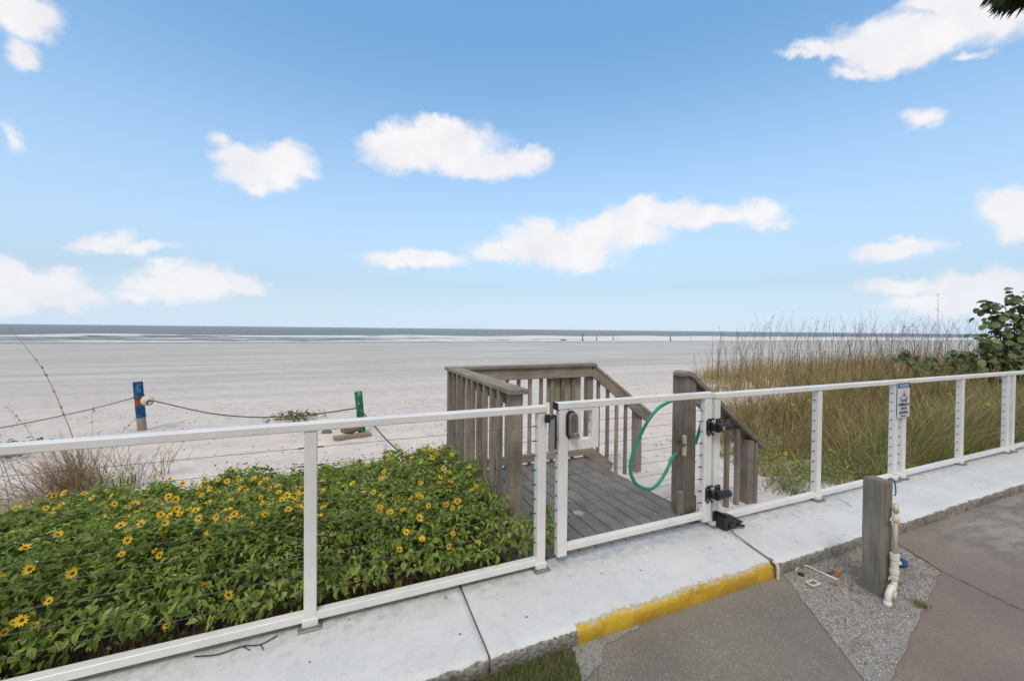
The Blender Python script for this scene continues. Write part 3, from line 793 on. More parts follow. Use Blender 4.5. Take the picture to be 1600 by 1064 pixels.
# left railing
rl = rail_assembly('side_railing', (1.2, 3.6, -.05))
mb = MB(); mb.box(1.135, 1.285, 2.66, 4.40, 1.133, 1.170, 0, .004); obj('cap_rail', mb, WY, rl)
mb = MB(); mb.box(1.262, 1.30, 2.80, 4.42, 1.00, 1.1325, 0, .003); obj('rail_board', mb, WY, rl)
mb = MB(); mb.box(1.165, 1.258, 2.70, 2.793, -.35, 1.1325, 0, .004); obj('post', mb, WZ, rl)
mb = MB(); mb.box(1.15, 1.24, 4.40, 4.49, -.6, 1.1325, 0, .004); obj('post', mb, WZ, rl)
baluster(rl, [(1.155, 2.90+i*.165, -.18, 1.1325) for i in range(9)], 0, 0)
# far railing
rf = rail_assembly('far_railing', (2.1, 4.5, -.05))
mb = MB(); mb.box(1.135, 3.10, 4.402, 4.545, 1.133, 1.170, 0, .004); obj('cap_rail', mb, WX, rf)
mb = MB(); mb.box(1.305, 3.04, 4.43, 4.468, 1.00, 1.1325, 0, .003); obj('rail_board', mb, WX, rf)
mb = MB(); mb.box(1.245, 2.995, 4.425, 4.463, .00, .095, 0, .003); obj('toe_board', mb, WX, rf)
mb = MB(); mb.box(3.00, 3.09, 4.470, 4.56, -.6, 1.1325, 0, .004); obj('post', mb, WZ, rf)
baluster(rf, [(1.42+i*.152, 4.488, -.04, 1.1325) for i in range(10)], 0, 0)
mb = MB()
for i in range(4): mb.box(2.43+i*.125, 2.55+i*.125, 4.512, 4.532, .69, 1.13, 0, .003)
obj('slat_panel', mb, PALE, rf)
# far stair rail
rs = rail_assembly('stair_railing', (3.5, 4.5, -.3))
mb = MB(); mb.beam((3.045, 4.45, 1.085), (3.99, 4.45, .40), .038, .135); obj('rail_board', mb, WX, rs)
mb = MB(); mb.beam((3.03, 4.47, 1.175), (4.02, 4.47, .457), .10, .035); obj('cap_rail', mb, WX, rs)
sl_ = lambda X: 1.085-(X-3.045)*.725
baluster(rs, [(X, 4.489, -.35-(X-3)*.3, sl_(X)+.05) for X in (3.18, 3.33, 3.48, 3.63)], 0, 0)
mb = MB(); mb.box(3.80, 3.90, 4.47, 4.57, -.8, .50, 0, .004); obj('post', mb, WZ, rs)
mb = MB(); mb.beam((2.995, 4.43, .04), (3.35, 4.43, -.22), .038, .14); obj('stringer', mb, WX, rs)
# near stair rail
rn = rail_assembly('stair_railing', (3.3, 2.78, -.3))
mb = MB(); mb.prism([(2.846, -.35), (2.985, -.35), (2.985, 1.125), (2.97, 1.165), (2.93, 1.205), (2.885, 1.222), (2.846, 1.222)], 'y', 2.72, 2.86)
obj('post', mb, WZ, rn)
mb = MB()
arc = [(2.825, 1.226), (2.85, 1.243), (2.89, 1.243), (2.94, 1.222), (2.985, 1.182), (3.10, 1.092), (3.40, .862), (3.90, .478)]
lo = [(x-.012, z-.036) for x, z in arc]; lo[0] = (2.825, 1.20)
for i in range(len(arc)-1):
    (a, b), (c, d) = arc[i], arc[i+1]; (e, f_), (g, h) = lo[i], lo[i+1]; y0, y1 = 2.695, 2.835
    mb.quad((a,y0,b),(c,y0,d),(c,y1,d),(a,y1,b)); mb.quad((e,y1,f_),(g,y1,h),(g,y0,h),(e,y0,f_)); mb.quad((e,y0,f_),(g,y0,h),(c,y0,d),(a,y0,b)); mb.quad((a,y1,b),(c,y1,d),(g,y1,h),(e,y1,f_))
(a, b), (e, f_) = arc[0], lo[0]; mb.quad((a,y0,b),(a,y1,b),(e,y1,f_),(e,y0,f_)); (a, b), (e, f_) = arc[-1], lo[-1]; mb.quad((a,y1,b),(a,y0,b),(e,y0,f_),(e,y1,f_))
obj('cap_rail', mb, WX, rn)
mb = MB(); mb.beam((2.99, 2.80, 1.07), (3.78, 2.80, .46), .038, .135); obj('rail_board', mb, WX, rn)
baluster(rn, [(X, 2.76, -.30-(X-3)*.2, 1.11-(X-3.0)*.77) for X in (3.435, 3.575)], 0, 0, .04, .036)
mb = MB(); mb.box(3.66, 3.755, 2.71, 2.80, -.6, .545, 0, .004); mb.box(3.757, 3.795, 2.70, 2.81, -.6, .52, 0, .004); obj('post', mb, WZ, rn)
mb = MB(); mb.box(2.79, 2.845, 2.70, 2.74, -.049, .18, 0, .003); obj('brace_block', mb, WZ, rn)
mb = MB(); mb.box(2.986, 3.04, 2.75, 2.79, -.049, .10, 0, .003); obj('brace_block', mb, WZ, rn)

# dry leaves by the stair post
mb = MB()
for i in range(90):
    x, y = rng.gauss(2.87, .06), rng.gauss(2.66, .035)
    leaf(mb, Vector((x, y, -.045+abs(rng.gauss(0, .022)))), rng.uniform(.02, .05), rng.uniform(.01, .025), Vector((rng.uniform(-1, 1), rng.uniform(-1, 1), rng.uniform(-.3, .5))), Vector((rng.uniform(-.5, .5), rng.uniform(-.5, .5), 1)))
tag(obj('dry_leaves', mb, leafmat('fallen_leaf', (.16, .07, .03), (.42, .26, .15), trans=.1)), 'little heap of dry brown leaves on the deck at the foot of the stair post', 'leaves', kind='stuff')

# spigot and hose
def smooth(pts, n=6):
    P = [Vector(p) for p in pts]; out = []
    for i in range(len(P)-1):
        a, b, c, d = P[max(i-1, 0)], P[i], P[i+1], P[min(i+2, len(P)-1)]
        for k in range(n):
            u = k/n; out.append(.5*((2*b)+(c-a)*u+(2*a-5*b+4*c-d)*u*u+(3*b-a-3*c+d)*u**3))
    out.append(P[-1]); return out
sp = thing('spigot', (2.76, 2.70, .58), 'brass garden tap with a red handle fixed to the stair post', 'tap')
mb = MB(); mb.tube([(2.835, 2.70, .60), (2.74, 2.67, .60)], .013, 8); mb.tube([(2.75, 2.675, .60), (2.715, 2.66, .575), (2.70, 2.655, .545)], [.017, .016, .014], 8); mb.tube([(2.735, 2.668, .60), (2.735, 2.668, .645)], .009, 8)
obj('tap_body', mb, BRASS, sp)
mb = MB(); mb.beam((2.70, 2.668, .65), (2.77, 2.668, .65), .016, .012); mb.beam((2.735, 2.633, .65), (2.735, 2.703, .65), .016, .012, side=Vector((1,0,0))); obj('tap_handle', mb, REDH, sp)
mb = MB(); mb.tube([(2.835, 2.705, -.04), (2.835, 2.705, .55)], .008, 8); mb.box(2.82, 2.85, 2.69, 2.719, .50, .68, 1, .004); obj('supply_pipe', mb, [simple('brown_pipe', (.20,.16,.12), .7), CREAM], sp)
hp = [(2.852, 2.60, .63), (2.868, 2.585, .72), (2.93, 2.59, .88), (2.93, 2.60, 1.0), (2.83, 2.61, 1.06), (2.671, 2.61, 1.037), (2.565, 2.62, 1.005), (2.47, 2.62, .97), (2.395, 2.62, .915), (2.32, 2.62, .83), (2.266, 2.62, .745), (2.205, 2.62, .64), (2.178, 2.62, .55), (2.175, 2.62, .479), (2.20, 2.62, .41), (2.26, 2.62, .345), (2.374, 2.62, .300), (2.46, 2.63, .32), (2.53, 2.64, .37), (2.59, 2.64, .45), (2.64, 2.65, .52), (2.70, 2.655, .545)]
mb = MB(); mb.tube(smooth(hp, 5), .0135, 10)
tag(obj('garden_hose', mb, GREENH, None, True), 'green garden hose looping down behind the gate from the rail to the tap', 'hose')
mb = MB(); mb.tube([(2.70, 2.655, .515), (2.70, 2.655, .548)], .016, 8)
obj('hose_fitting', mb, BRASS, sp)

# ------------------------------------------------------------------ short post with pvc standpipe
wp = thing('short_post', (3.24, 1.50, -.1), 'short grey square timber post standing in the gravel patch', 'post')
mb = MB()
cs = [(3.185, 1.555), (3.182, 1.452), (3.290, 1.438), (3.302, 1.55)]
for zz, sc_ in ((-.14, 1.0), (.3, .985), (.640, .99), (.655, .94)):
    for x, y in cs: mb.v.append((3.24+(x-3.24)*sc_*.92+.022+(.012 if zz < 0 else 0), 1.50+(y-1.50)*sc_, zz-(0.008 if x > 3.25 and zz > .6 else 0)))
for i in range(3):
    for j in range(4): a = i*4+j; b = i*4+(j+1) % 4; mb.face((a, b, b+4, a+4))
mb.face((12, 13, 14, 15)); mb.face((3, 2, 1, 0))
obj('timber', mb, POSTW, wp)
mb = MB(); mb.tube(smooth([(3.29, 1.47, .64), (3.315, 1.45, .66), (3.335, 1.44, .63), (3.325, 1.43, .57), (3.31, 1.43, .555)], 4), .004, 6); obj('wire_loop', mb, BLUEP, wp)
pv = thing('standpipe', (3.29, 1.41, -.1), 'cream and white pvc standpipe with a blue valve handle clamped to the short post', 'pipe')
PXc, PYc = 3.272, 1.405
mb = MB(); mb.tube([(PXc, PYc, .17), (PXc, PYc, .50)], .0125, 12); mb.tube([(PXc, PYc, .465), (PXc, PYc, .515)], .016, 12); obj('riser', mb, CREAM, pv, True)
mb = MB(); mb.tube([(PXc, PYc, .05), (PXc, PYc, .19)], .021, 14); mb.tube([(PXc, PYc, .165), (PXc, PYc, .20)], .025, 14); mb.tube([(PXc, PYc, .075), (PXc, PYc, .10)], .025, 14)
mb.tube([(PXc, PYc, .14), (PXc+.035, PYc-.012, .14)], .015, 10)
v_ = obj('valve', mb, WPVC, pv, False)
mb = MB(); mb.tube([(PXc+.035, PYc-.012, .14), (PXc+.06, PYc-.02, .14)], [.032, .030], 8); obj('valve_handle', mb, BLUEP, v_)
mb = MB(); mb.tube([(PXc, PYc, -.03), (PXc, PYc, .05)], .0165, 12); mb.tube([(PXc, PYc, -.095), (PXc, PYc, -.03)], .014, 12)
mb.tube(smooth([(PXc, PYc, .0), (PXc-.05, PYc-.012, .0), (PXc-.095, PYc-.015, -.025), (PXc-.105, PYc-.015, -.098)], 4), .0175, 12); mb.tube([(PXc-.03, PYc-.008, .0), (PXc-.065, PYc-.013, -.004)], .0215, 12); mb.tube([(PXc-.105, PYc-.015, -.098), (PXc-.105, PYc-.015, -.07)], .0215, 12)
obj('elbow', mb, WPVC, pv, True)
for z in (.42, .045):
    mb = MB(); mb.tube([(PXc, PYc, z-.008), (PXc, PYc, z+.008)], .0225, 12); mb.beam((PXc-.05, PYc+.005, z), (PXc, PYc+.02, z), .008, .014)
    obj('clamp', mb, CREAM, pv)

# litter on the gravel
def litter(name, label, cat, mb, mat): return tag(obj(name, mb, mat), label, cat)
mb = MB(); mb.tube(smooth([(3.00, 1.845, -.088), (3.09, 1.86, -.086), (3.135, 1.845, -.084), (3.15, 1.76, -.088), (3.165, 1.665, -.09)], 4), [.004]*13+[.0065]*4, 6)
litter('bent_rod', 'thin bent white rod lying on the gravel below the kerb', 'rod', mb, WPVC)
mb = MB(); mb.blob((3.185, 1.73, -.088), (.035, .014, .011), 0, 10, 6); litter('plastic_scrap', 'dark blue plastic scrap lying beside the white rod', 'litter', mb, simple('slate_blue', (.04, .07, .11), .5))
mb = MB(); mb.tube([(3.245, 1.715, -.095), (3.245, 1.715, -.068)], [.026, .022], 12); litter('rusty_scrap', 'rusty orange cap on the gravel', 'litter', mb, RUST)
mb = MB(); mb.blob((3.10, 1.64, -.09), (.018, .014, .010), 0, 8, 5, .3); litter('rusty_fragment', 'small rusty brown fragment at the lower end of the white rod', 'litter', mb, RUST)
mb = MB()
for (a, b, c, d) in ((-.035, -.022, .035, -.022), (.035, -.022, .035, .022), (.035, .022, -.035, .022), (-.035, .022, -.035, -.022)): mb.beam((2.955+a, 1.70+b, -.083), (2.955+c, 1.70+d, -.083), .012, .012, side=Vector((0,0,1)))
litter('plastic_ring', 'small beige rectangular plastic ring on the gravel', 'litter', mb, CREAM)
mb = MB(); mb.blob((2.995, 1.80, -.088), (.017, .022, .010), 0, 8, 5); litter('black_scrap', 'small black cap on the gravel near the kerb corner', 'litter', mb, BLACK)
mb = MB()
for i in range(160): blade(mb, rng.gauss(3.37, .022), rng.gauss(1.31, .02), -.095, rng.uniform(.015, .04), .004, rng.uniform(0, 6.28), rng.uniform(.2, 1.0), .5, 2)
tag(obj('weed_tuft', mb, OATG), 'tiny green weed tuft in the gravel by the standpipe', 'weed')
# wires and twigs on the walkway
mb = MB(); mb.tube(smooth([(4.28, 2.40, .012), (4.38, 2.36, .02), (4.42, 2.28, .008), (4.36, 2.20, .004)], 5), .002, 5); tag(obj('loose_wire', mb, ROPEG), 'thin loose wire on the walkway by the fence post', 'wire')
mb = MB(); mb.tube(smooth([(-.62, 2.40, .004), (-.52, 2.37, .006), (-.42, 2.385, .005), (-.34, 2.36, .008), (-.27, 2.40, .006)], 5), .003, 5); mb.tube([(-.42, 2.385, .005), (-.38, 2.34, .006)], .0025, 5); mb.tube([(-.34, 2.36, .008), (-.32, 2.32, .006)], .0025, 5)
tag(obj('dry_twig', mb, DARKTWIG), 'dry dark twig lying under the bottom rail left of the middle post', 'twig')

# ------------------------------------------------------------------ flower bed
def yfar(x): return 4.85+.22*N(x*1.7, 3)+.10*N(x*5, 1)-.35*sstep(-1.7, -2.7, x)+.15*sstep(.2, 1.1, x)
def topz(x, y):
    t_ = .36-.11*(y-2.9)+.13*N(x*2.2, y*2.2, 9)+.13*N(x*5, y*5, 3)+.06*N(x*15, y*15, 7)+.06*sstep(.3, 1.1, x)
    if y < 2.95: t_ -= .20*((2.95-y)/.45)**1.5
    e = yfar(x)-y
    if e < .35: t_ = ground(x, y)+(t_-ground(x, y))*max(.15, e/.35)
    return t_
xs_ = axis([(-4.2, 1.35, .1)]); mb = MB()
P = [(-4.2, 2.46), (1.14, 2.46), (1.14, 4.6)]+[(x, yfar(x)-.15) for x in axis([(-4.2, 1.1, .15)])[::-1]]
gm = gridmesh(axis([(-4.2, 1.3, .1)]), axis([(2.42, 4.9, .1)]), lambda x, y: ground(x, y)+.012+.02*N(x*7, y*7))
gm.f = [q for q in gm.f if in_poly(gm.v[q[0]][0], gm.v[q[0]][1], P)]; gm.m = [0]*len(gm.f)
struct('bed_soil', gm, SOIL, True)
bed = thing('flower_bed', (-.8, 3.6, -.2), 'dense green bed of yellow dark-centred beach daisies behind the left railing', 'flowers')
mb = MB(); n_ = 0
while n_ < 46000:
    x = rng.uniform(-4.1, 1.5); y = 2.46+(2.75*rng.random()**1.15)
    if y > yfar(x) or (x > 1.10 and y > 2.67): continue
    if x < -2.6 and rng.random() < .5: continue
    if -2.75 < x < -2.0 and y > 4.1 and N(x*4, y*4) > 0: continue
    tz = topz(x, y); g = ground(x, y); dep = rng.expovariate(1/.055)
    if x > 1.1 and y < 2.67: tz = min(tz, .30)
    if y < 2.75: dep = rng.uniform(0, 1)**1.3*(tz-g)
    z = tz-dep+rng.uniform(-.01, .03)
    if z < g: continue
    if y < 2.8 and z < .06+.13*N(x*1.6, 5)+.05*N(x*6, 8) and rng.random() < .85: continue
    n_ += 1
    s_ = rng.uniform(.5, 1.5)
    az = rng.uniform(0, 6.28); tilt = rng.uniform(-.7, .35)
    if y < 2.8: az = rng.gauss(-1.57, 1.2); tilt = rng.uniform(-1.1, .1)
    d = Vector((math.cos(az)*math.cos(tilt), math.sin(az)*math.cos(tilt), math.sin(tilt)))
    up = Vector((rng.gauss(0, .6), rng.gauss(-.15, .6), 1)).normalized()
    if y < 2.53 and z < .12: continue
    leaf(mb, Vector((x, y, z)), .042*s_, .022*s_*rng.uniform(.7, 1.2), d, up, 0, rng.uniform(.05, .5))
for i in range(11000):
    x = rng.uniform(-3.6, 1.12); y = rng.uniform(2.56, 3.5); tz = topz(x, y); g = ground(x, y)
    z = tz-rng.uniform(.02, .30)
    if z < g+.02 or (y < 2.8 and z < .08+.13*N(x*1.6, 5)+.05*N(x*6, 8)): continue
    az = rng.gauss(-1.57, 1.4); tilt = rng.uniform(-1.1, .6); s_ = rng.uniform(.6, 1.35)
    leaf(mb, Vector((x, y, z)), .042*s_, .021*s_, Vector((math.cos(az)*math.cos(tilt), math.sin(az)*math.cos(tilt), math.sin(tilt))), Vector((rng.gauss(0, .6), rng.gauss(-.3, .6), 1)).normalized(), 0, rng.uniform(.05, .5))
for i in range(1100):   # shoots standing proud of the bed, each with a few pairs of leaves
    x = rng.uniform(-3.2, 1.1); y = rng.uniform(2.6, 4.7)
    if y > yfar(x)-.1: continue
    z = topz(x, y)-.03; az0 = rng.uniform(0, 6.28); tip = Vector((x, y, z)); d0 = Vector((rng.gauss(0, .3), rng.gauss(-.1, .3), 1)).normalized()
    for k in range(rng.choice((3, 4, 5, 6))):
        tip = tip+d0*.022
        for q in (0, 1):
            a = az0+k*1.57+q*3.14; s_ = rng.uniform(.7, 1.1)*(1-.12*k)
            leaf(mb, tip, .046*s_, .022*s_, Vector((math.cos(a), math.sin(a), .35)), ZZ, 0, .2)
tag(obj('foliage', mb, LEAF, bed), kind='stuff')
mb = MB()
for i in range(5200):
    x = rng.uniform(-3.6, 1.12); y = 2.47+.9*rng.random()**1.8; g = ground(x, y)
    m_ = 1 if rng.random() < .7 else 0
    L = rng.uniform(.12, .34); a_ = rng.uniform(0, 6.28) if y > 2.47+L*.8 else rng.uniform(.3, 2.84); blade(mb, x, max(y, 2.5), g+rng.uniform(0, .03), L, rng.uniform(.003, .006), a_, rng.uniform(.6, 1.5), rng.uniform(-.6, .6), 4, m_)
for i in range(900):   # fallen brown leaves at the foot of the bed
    x = rng.uniform(-3.6, 1.1); y = rng.uniform(2.46, 2.9)
    leaf(mb, Vector((x, y, ground(x, y)+.015+rng.random()*.03)), rng.uniform(.02, .05), .02, Vector((rng.uniform(-1, 1), rng.uniform(-1, 1), rng.uniform(-.3, .6))), Vector((rng.uniform(-.5, .5), rng.uniform(-.8, .5), 1)), 1)
for i in range(420):   # withered leaves caught in the lower foliage
    x = rng.uniform(-3.4, 1.1); y = rng.uniform(2.5, 2.8)
    leaf(mb, Vector((x, y, ground(x, y)+rng.uniform(.03, .28))), rng.uniform(.03, .05), .016, Vector((rng.uniform(-1, 1), rng.uniform(-1, .2), rng.uniform(-1, 0))), Vector((rng.uniform(-.5, .5), -.5, 1)), rng.choice((1, 2)))
tag(obj('stems', mb, [STEMG, STEMB, leafmat('yellowed_leaf', (.30, .26, .05), (.45, .36, .09))], bed), kind='stuff')
def flower_mb(seed):
    r2 = random.Random(seed); mb = MB(); n = r2.choice((11, 12, 13))
    cup = r2.uniform(.0, .012)
    for i in range(n):
        a = 6.283*i/n+r2.uniform(-.08, .08); L = r2.uniform(.025, .031); wd = .0095
        ca, sa = math.cos(a), math.sin(a); dz = r2.uniform(-.004, .004)+cup
        k = len(mb.v)
        for (u, v, z) in ((.006, -.003, 0), (.006, .003, 0), (L*.6, wd*.5, dz*.6), (L, wd*.22, dz), (L, -wd*.22, dz), (L*.6, -wd*.5, dz*.6)):
            mb.v.append((ca*u-sa*v, sa*u+ca*v, z))
        mb.face(tuple(range(k, k+6)), 0)
    for j in range(10):
        a, b = 6.283*j/10, 6.283*(j+1)/10; r = .0088
        mb.tri((0, 0, .006), (r*math.cos(a), r*math.sin(a), .0025), (r*math.cos(b), r*math.sin(b), .0025), 1)
        mb.quad((r*math.cos(a), r*math.sin(a), .0025), (r*math.cos(a), r*math.sin(a), -.003), (r*math.cos(b), r*math.sin(b), -.003), (r*math.cos(b), r*math.sin(b), .0025), 1)
    mb.tube([(0, 0, -.07), (0, 0, 0)], .0014, 4, 2)
    return mb
FM = [mesh_of('flower', flower_mb(s_), [PETAL, DISC, STEMG], False) for s_ in range(6)]
spots = []
cl_ = [(rng.uniform(-2.6, 1.05), 2.7+rng.random()*2.1) for _ in range(48)]
while len(spots) < 350:
    if rng.random() < .6: cx, cy = rng.choice(cl_); x, y = rng.gauss(cx, .13), rng.gauss(cy, .12)
    elif rng.random() < .35: x, y = rng.uniform(-2.0, 1.1), rng.uniform(2.5, 3.2)
    else: x, y = rng.uniform(-2.8, 1.3), rng.uniform(2.5, 5.0)
    if y > yfar(x)-.02 or y < 2.52 or x > 1.35 or (x > 1.10 and y > 2.66) or x < -3: continue
    if any((x-a)**2+(y-b)**2 < .0022 for a, b in spots): continue
    spots.append((x, y))
spots.sort(key=lambda p: p[0]**2+p[1]**2)
rest = MB()
for i, (x, y) in enumerate(spots):
    z = topz(x, y)+rng.uniform(.01, .10)
    if y < 2.7: z -= rng.random()*.16; y -= .04
    tilt = rng.uniform(.15, 1.15); az = rng.gauss(-1.9, .9)
    q = Vector((math.sin(tilt)*math.cos(az), math.sin(tilt)*math.sin(az), math.cos(tilt))).to_track_quat('Z', 'Y') @ Quaternion((0, 0, 1), rng.random()*6)
    s_ = rng.uniform(.58, .98)
    if i < 95:
        o = bpy.data.objects.new('flower', FM[i % 6]); COL.objects.link(o); o.parent = bed; o.location = Vector((x, y, z))-bed.location
        o.rotation_mode = 'QUATERNION'; o.rotation_quaternion = q; o.scale = (s_,)*3
    else:
        f_ = flower_mb(i % 6); k = len(rest.v)
        rest.v += [tuple(Vector((x, y, z))+q @ (Vector(v)*s_)) for v in f_.v]; rest.f += [tuple(j+k for j in q_) for q_ in f_.f]; rest.m += f_.m
tag(obj('far_flowers', rest, [PETAL, DISC, STEMG], bed), kind='stuff')
mb = MB()   # seed heads on long stems at the back edge
for i in range(45):
    x = rng.uniform(-1.6, 1.1); y = yfar(x)-rng.uniform(0, .7); z = topz(x, y); L = rng.uniform(.08, .16)
    tip = blade(mb, x, y, z, L, .004, rng.uniform(0, 6.28), .2, .4, 2, 0); mb.blob(tip, .0075, 1, 6, 4)
tag(obj('seed_heads', mb, [STEMG, DARKTWIG], bed), kind='stuff')

# ------------------------------------------------------------------ sea oats and dune grass on the right
def inoats(x, y):
    if x < 4.35+.96*(y-3.1)+.5*N(y*1.1, x*.3): return 0
    if y > 11.8+.6*N(x*.5, 2): return 0
    if ((x-10.8)/2.8)**2+((y-6.9)/1.0)**2 < 1+.4*N(x*2, y*2): return .04
    if ((x-6.3)/.7)**2+((y-3.75)/.22)**2 < 1: return .1
    return 1
mb = MB(); gmb = MB(); nt_ = 0
while nt_ < 3600:
    if rng.random() < .45: x, y = rng.uniform(4.3, 13), rng.uniform(2.75, 8)
    else: x = 5+27*rng.random()**1.3; y = rng.uniform(2.8, 12)
    if rng.random() > inoats(x, y): continue
    nt_ += 1; g = ground(x, y)
    hf = min(1, sstep(5.5, 7.4, x)+sstep(4.6, 7.0, y)); hf *= 1-.75*math.exp(-((x-9.4)/1.3)**2-((y-5.9)/.5)**2); H = (.30+.56*hf)*(1+.3*N(x*.9, y*.9, 6))
    H *= .5+.5*sstep(-.2, 2.2, x-(4.35+.96*(y-3.1)))
    green = rng.random() < (.72-.66*hf)+.3*max(0, N(x*.8, y*.8, 20))+.45*sstep(0, 1, (3.9-y)/1.1)
    t_ = gmb if green else mb; far = 1+.5*sstep(8, 20, x); tuftaz = rng.uniform(0, 6.28)
    nb = 15 if y < 6 else 12
    if rng.random() < .25 and not green:
        for k in range(3): a = rng.uniform(0, 6.28); blade(t_, x, y, g, H*rng.uniform(1.2, 1.7), .012*far, a, rng.uniform(.1, .5), rng.uniform(.3, 1.6), 5, 0, rng.uniform(0, 3.14))
    pref = rng.gauss(.4+2*N(x*.6, y*.6, 11), 1.0)
    for k in range(nb):
        az = rng.gauss(pref, .75) if rng.random() < .75 else rng.uniform(0, 6.28); r = rng.random()*.10
        blade(t_, x+math.cos(az)*r, y+math.sin(az)*r, g-.02, H*rng.uniform(.55, 1.3), rng.uniform(.005, .010)*far, az, rng.uniform(.03, .6), rng.uniform(.3, 1.9), 4, 0, rng.uniform(0, 3.14))
tag(obj('dune_grass', mb, OAT), 'brown and olive sea oats covering the dune right of the stairs', 'grass', kind='stuff')
for i in range(4200):   # low leafy green ground cover in front
    x, y = rng.uniform(4.4, 6.9), rng.uniform(2.7, 4.6)
    if x < 4.5+.9*(y-2.9) or ((x-6.3)/.7)**2+((y-3.75)/.22)**2 < 1: continue
    z = ground(x, y)+rng.uniform(.0, .22)*(1+N(x*3, y*3))
    leaf(gmb, Vector((x, y, z)), rng.uniform(.03, .055), rng.uniform(.015, .03), Vector((rng.uniform(-1, 1), rng.uniform(-1, 1), rng.uniform(-.5, .5))), Vector((rng.uniform(-.4, .4), rng.uniform(-.4, .2), 1)))
tag(obj('green_ground_cover', gmb, OATG), 'bright green low grass and leaves between the stair rail and the brown sea oats', 'grass', kind='stuff')
mb = MB()
def stalk(mb, x, y, z, L, az, lean, curve, wd=.006, plume=1.0, seed=0):
    r2 = random.Random(seed); seg = 9; px, py, pz = x, y, z; ang = lean; st = L/seg; pts = [Vector((x, y, z))]
    for i in range(seg):
        px += math.sin(ang)*math.cos(az)*st; py += math.sin(ang)*math.sin(az)*st; pz += math.cos(ang)*st; ang += curve/seg*(2*i/seg); pts.append(Vector((px, py, pz)))
    mb.tube(pts, [wd*.5*(1-.75*i/seg) for i in range(seg+1)], 3, 0, False)
    if plume:
        for k in range(int(16*plume)):
            u = rng.uniform(.76, 1.0)*seg; i = min(seg-1, int(u)); p = pts[i].lerp(pts[i+1], u-i)
            d = Vector((math.cos(az)*.5+r2.uniform(-.5, .5), math.sin(az)*.5+r2.uniform(-.5, .5), r2.uniform(-.4, .7)))
            leaf(mb, p, r2.uniform(.025, .05), .010, d, Vector((0, 0, 1)))
ns = 0
while ns < 900:
    x = 5.5+24*rng.random()**1.2; y = rng.uniform(4.0, 11.8)
    if x < 4.4+1.0*(y-3.0)+.3 or rng.random() > inoats(x, y): continue
    ns += 1; stalk(mb, x, y, ground(x, y), (.7+.3*sstep(0, 3, x-(4.4+.96*(y-3.1))))*rng.uniform(1.4, 2.5)*(.8 if y < 6 else 1), rng.gauss(.3, 1.0), rng.gauss(.08, .08), rng.uniform(.1, 1.0), .011, rng.choice((0, .5, .8, 1)), ns)
for i in range(60):
    x = rng.uniform(7, 12); y = rng.uniform(6.5, 10.5)
    if x < 3.6+1.0*(y-3.0): continue
    stalk(mb, x, y, ground(x, y), rng.uniform(1.0, 1.7), rng.gauss(2.6, 1.2), rng.uniform(0, .2), rng.uniform(0, .4), .008, .4, i)
tag(obj('sea_oat_stalks', mb, STALK), 'tall thin dry seed stalks rising above the dune grass', 'grass', kind='stuff')
mb = MB(); stalk(mb, 10.85, 4.05, ground(10.85, 4.05), 2.65, 1.2, .01, .03, .014, 1.0, 3); tag(obj('tall_stalk', mb, STALK), 'tallest single seed stalk standing against the sky near the sea grape bush', 'stalk')
mb = MB()
for i in range(26):
    x, y = rng.uniform(5.3, 13), rng.uniform(3.0, 5.2)
    if x < 4.6+.9*(y-3): continue
    f_ = flower_mb(i % 6); k = len(mb.v); q = Vector((rng.gauss(-.5, .3), rng.gauss(-.8, .3), .6)).to_track_quat('Z', 'Y'); z = ground(x, y)+.25+.5*sstep(6, 9, x)*rng.random()
    mb.v += [tuple(Vector((x, y, z))+q @ (Vector(v)*1.05)) for v in f_.v]; mb.f += [tuple(j+k for j in q_) for q_ in f_.f]; mb.m += f_.m
tag(obj('scattered_daisies', mb, [PETAL, DISC, STEMG]), 'few small yellow daisies scattered through the dune grass', 'flowers', kind='stuff')

# ------------------------------------------------------------------ sea grape bushes
def grape(label, base, tips, nl, lr, spread, group=None):
    root = thing('sea_grape_bush', base, label, 'bush'); B = Vector(base); br = MB(); lf = MB()
    for tp in tips:
        T = Vector(tp); mid = B.lerp(T, .5)+Vector((rng.uniform(-.2, .2), rng.uniform(-.2, .2), -.12*(T-B).length))
        pts = smooth([B+Vector((rng.gauss(0, .1), rng.gauss(0, .1), 0)), mid, T], 8); br.tube(pts, [.035*(1-.8*i/(len(pts)-1)) for i in range(len(pts))], 6)
        for k in range(nl):
            u = 1-rng.random()**1.5*.75; c = pts[min(len(pts)-1, int(u*(len(pts)-1)))]
            off = Vector((rng.gauss(0, 1), rng.gauss(0, 1), rng.gauss(0, 1)))*spread*(1.35-.75*u)
            nrm = (off.normalized()+Vector((0, 0, .7))+Vector((-.5, -.4, 0))*rng.random()).normalized(); r = lr*rng.uniform(.65, 1.15)
            a_ = nrm.orthogonal().normalized(); b_ = nrm.cross(a_); kk = len(lf.v); c = c+off
            for j in range(7):
                an = 6.283*j/7; cup = .18*r*math.cos(2*an); lf.v.append(tuple(c+(a_*math.cos(an)+b_*math.sin(an)*.9)*r+nrm*cup))
            lf.v.append(tuple(c-nrm*r*.12))
            for j in range(7): lf.face((kk+j, kk+(j+1) % 7, kk+7))
    obj('branches', br, BARK, root); obj('leaves', lf, GRAPE, root)
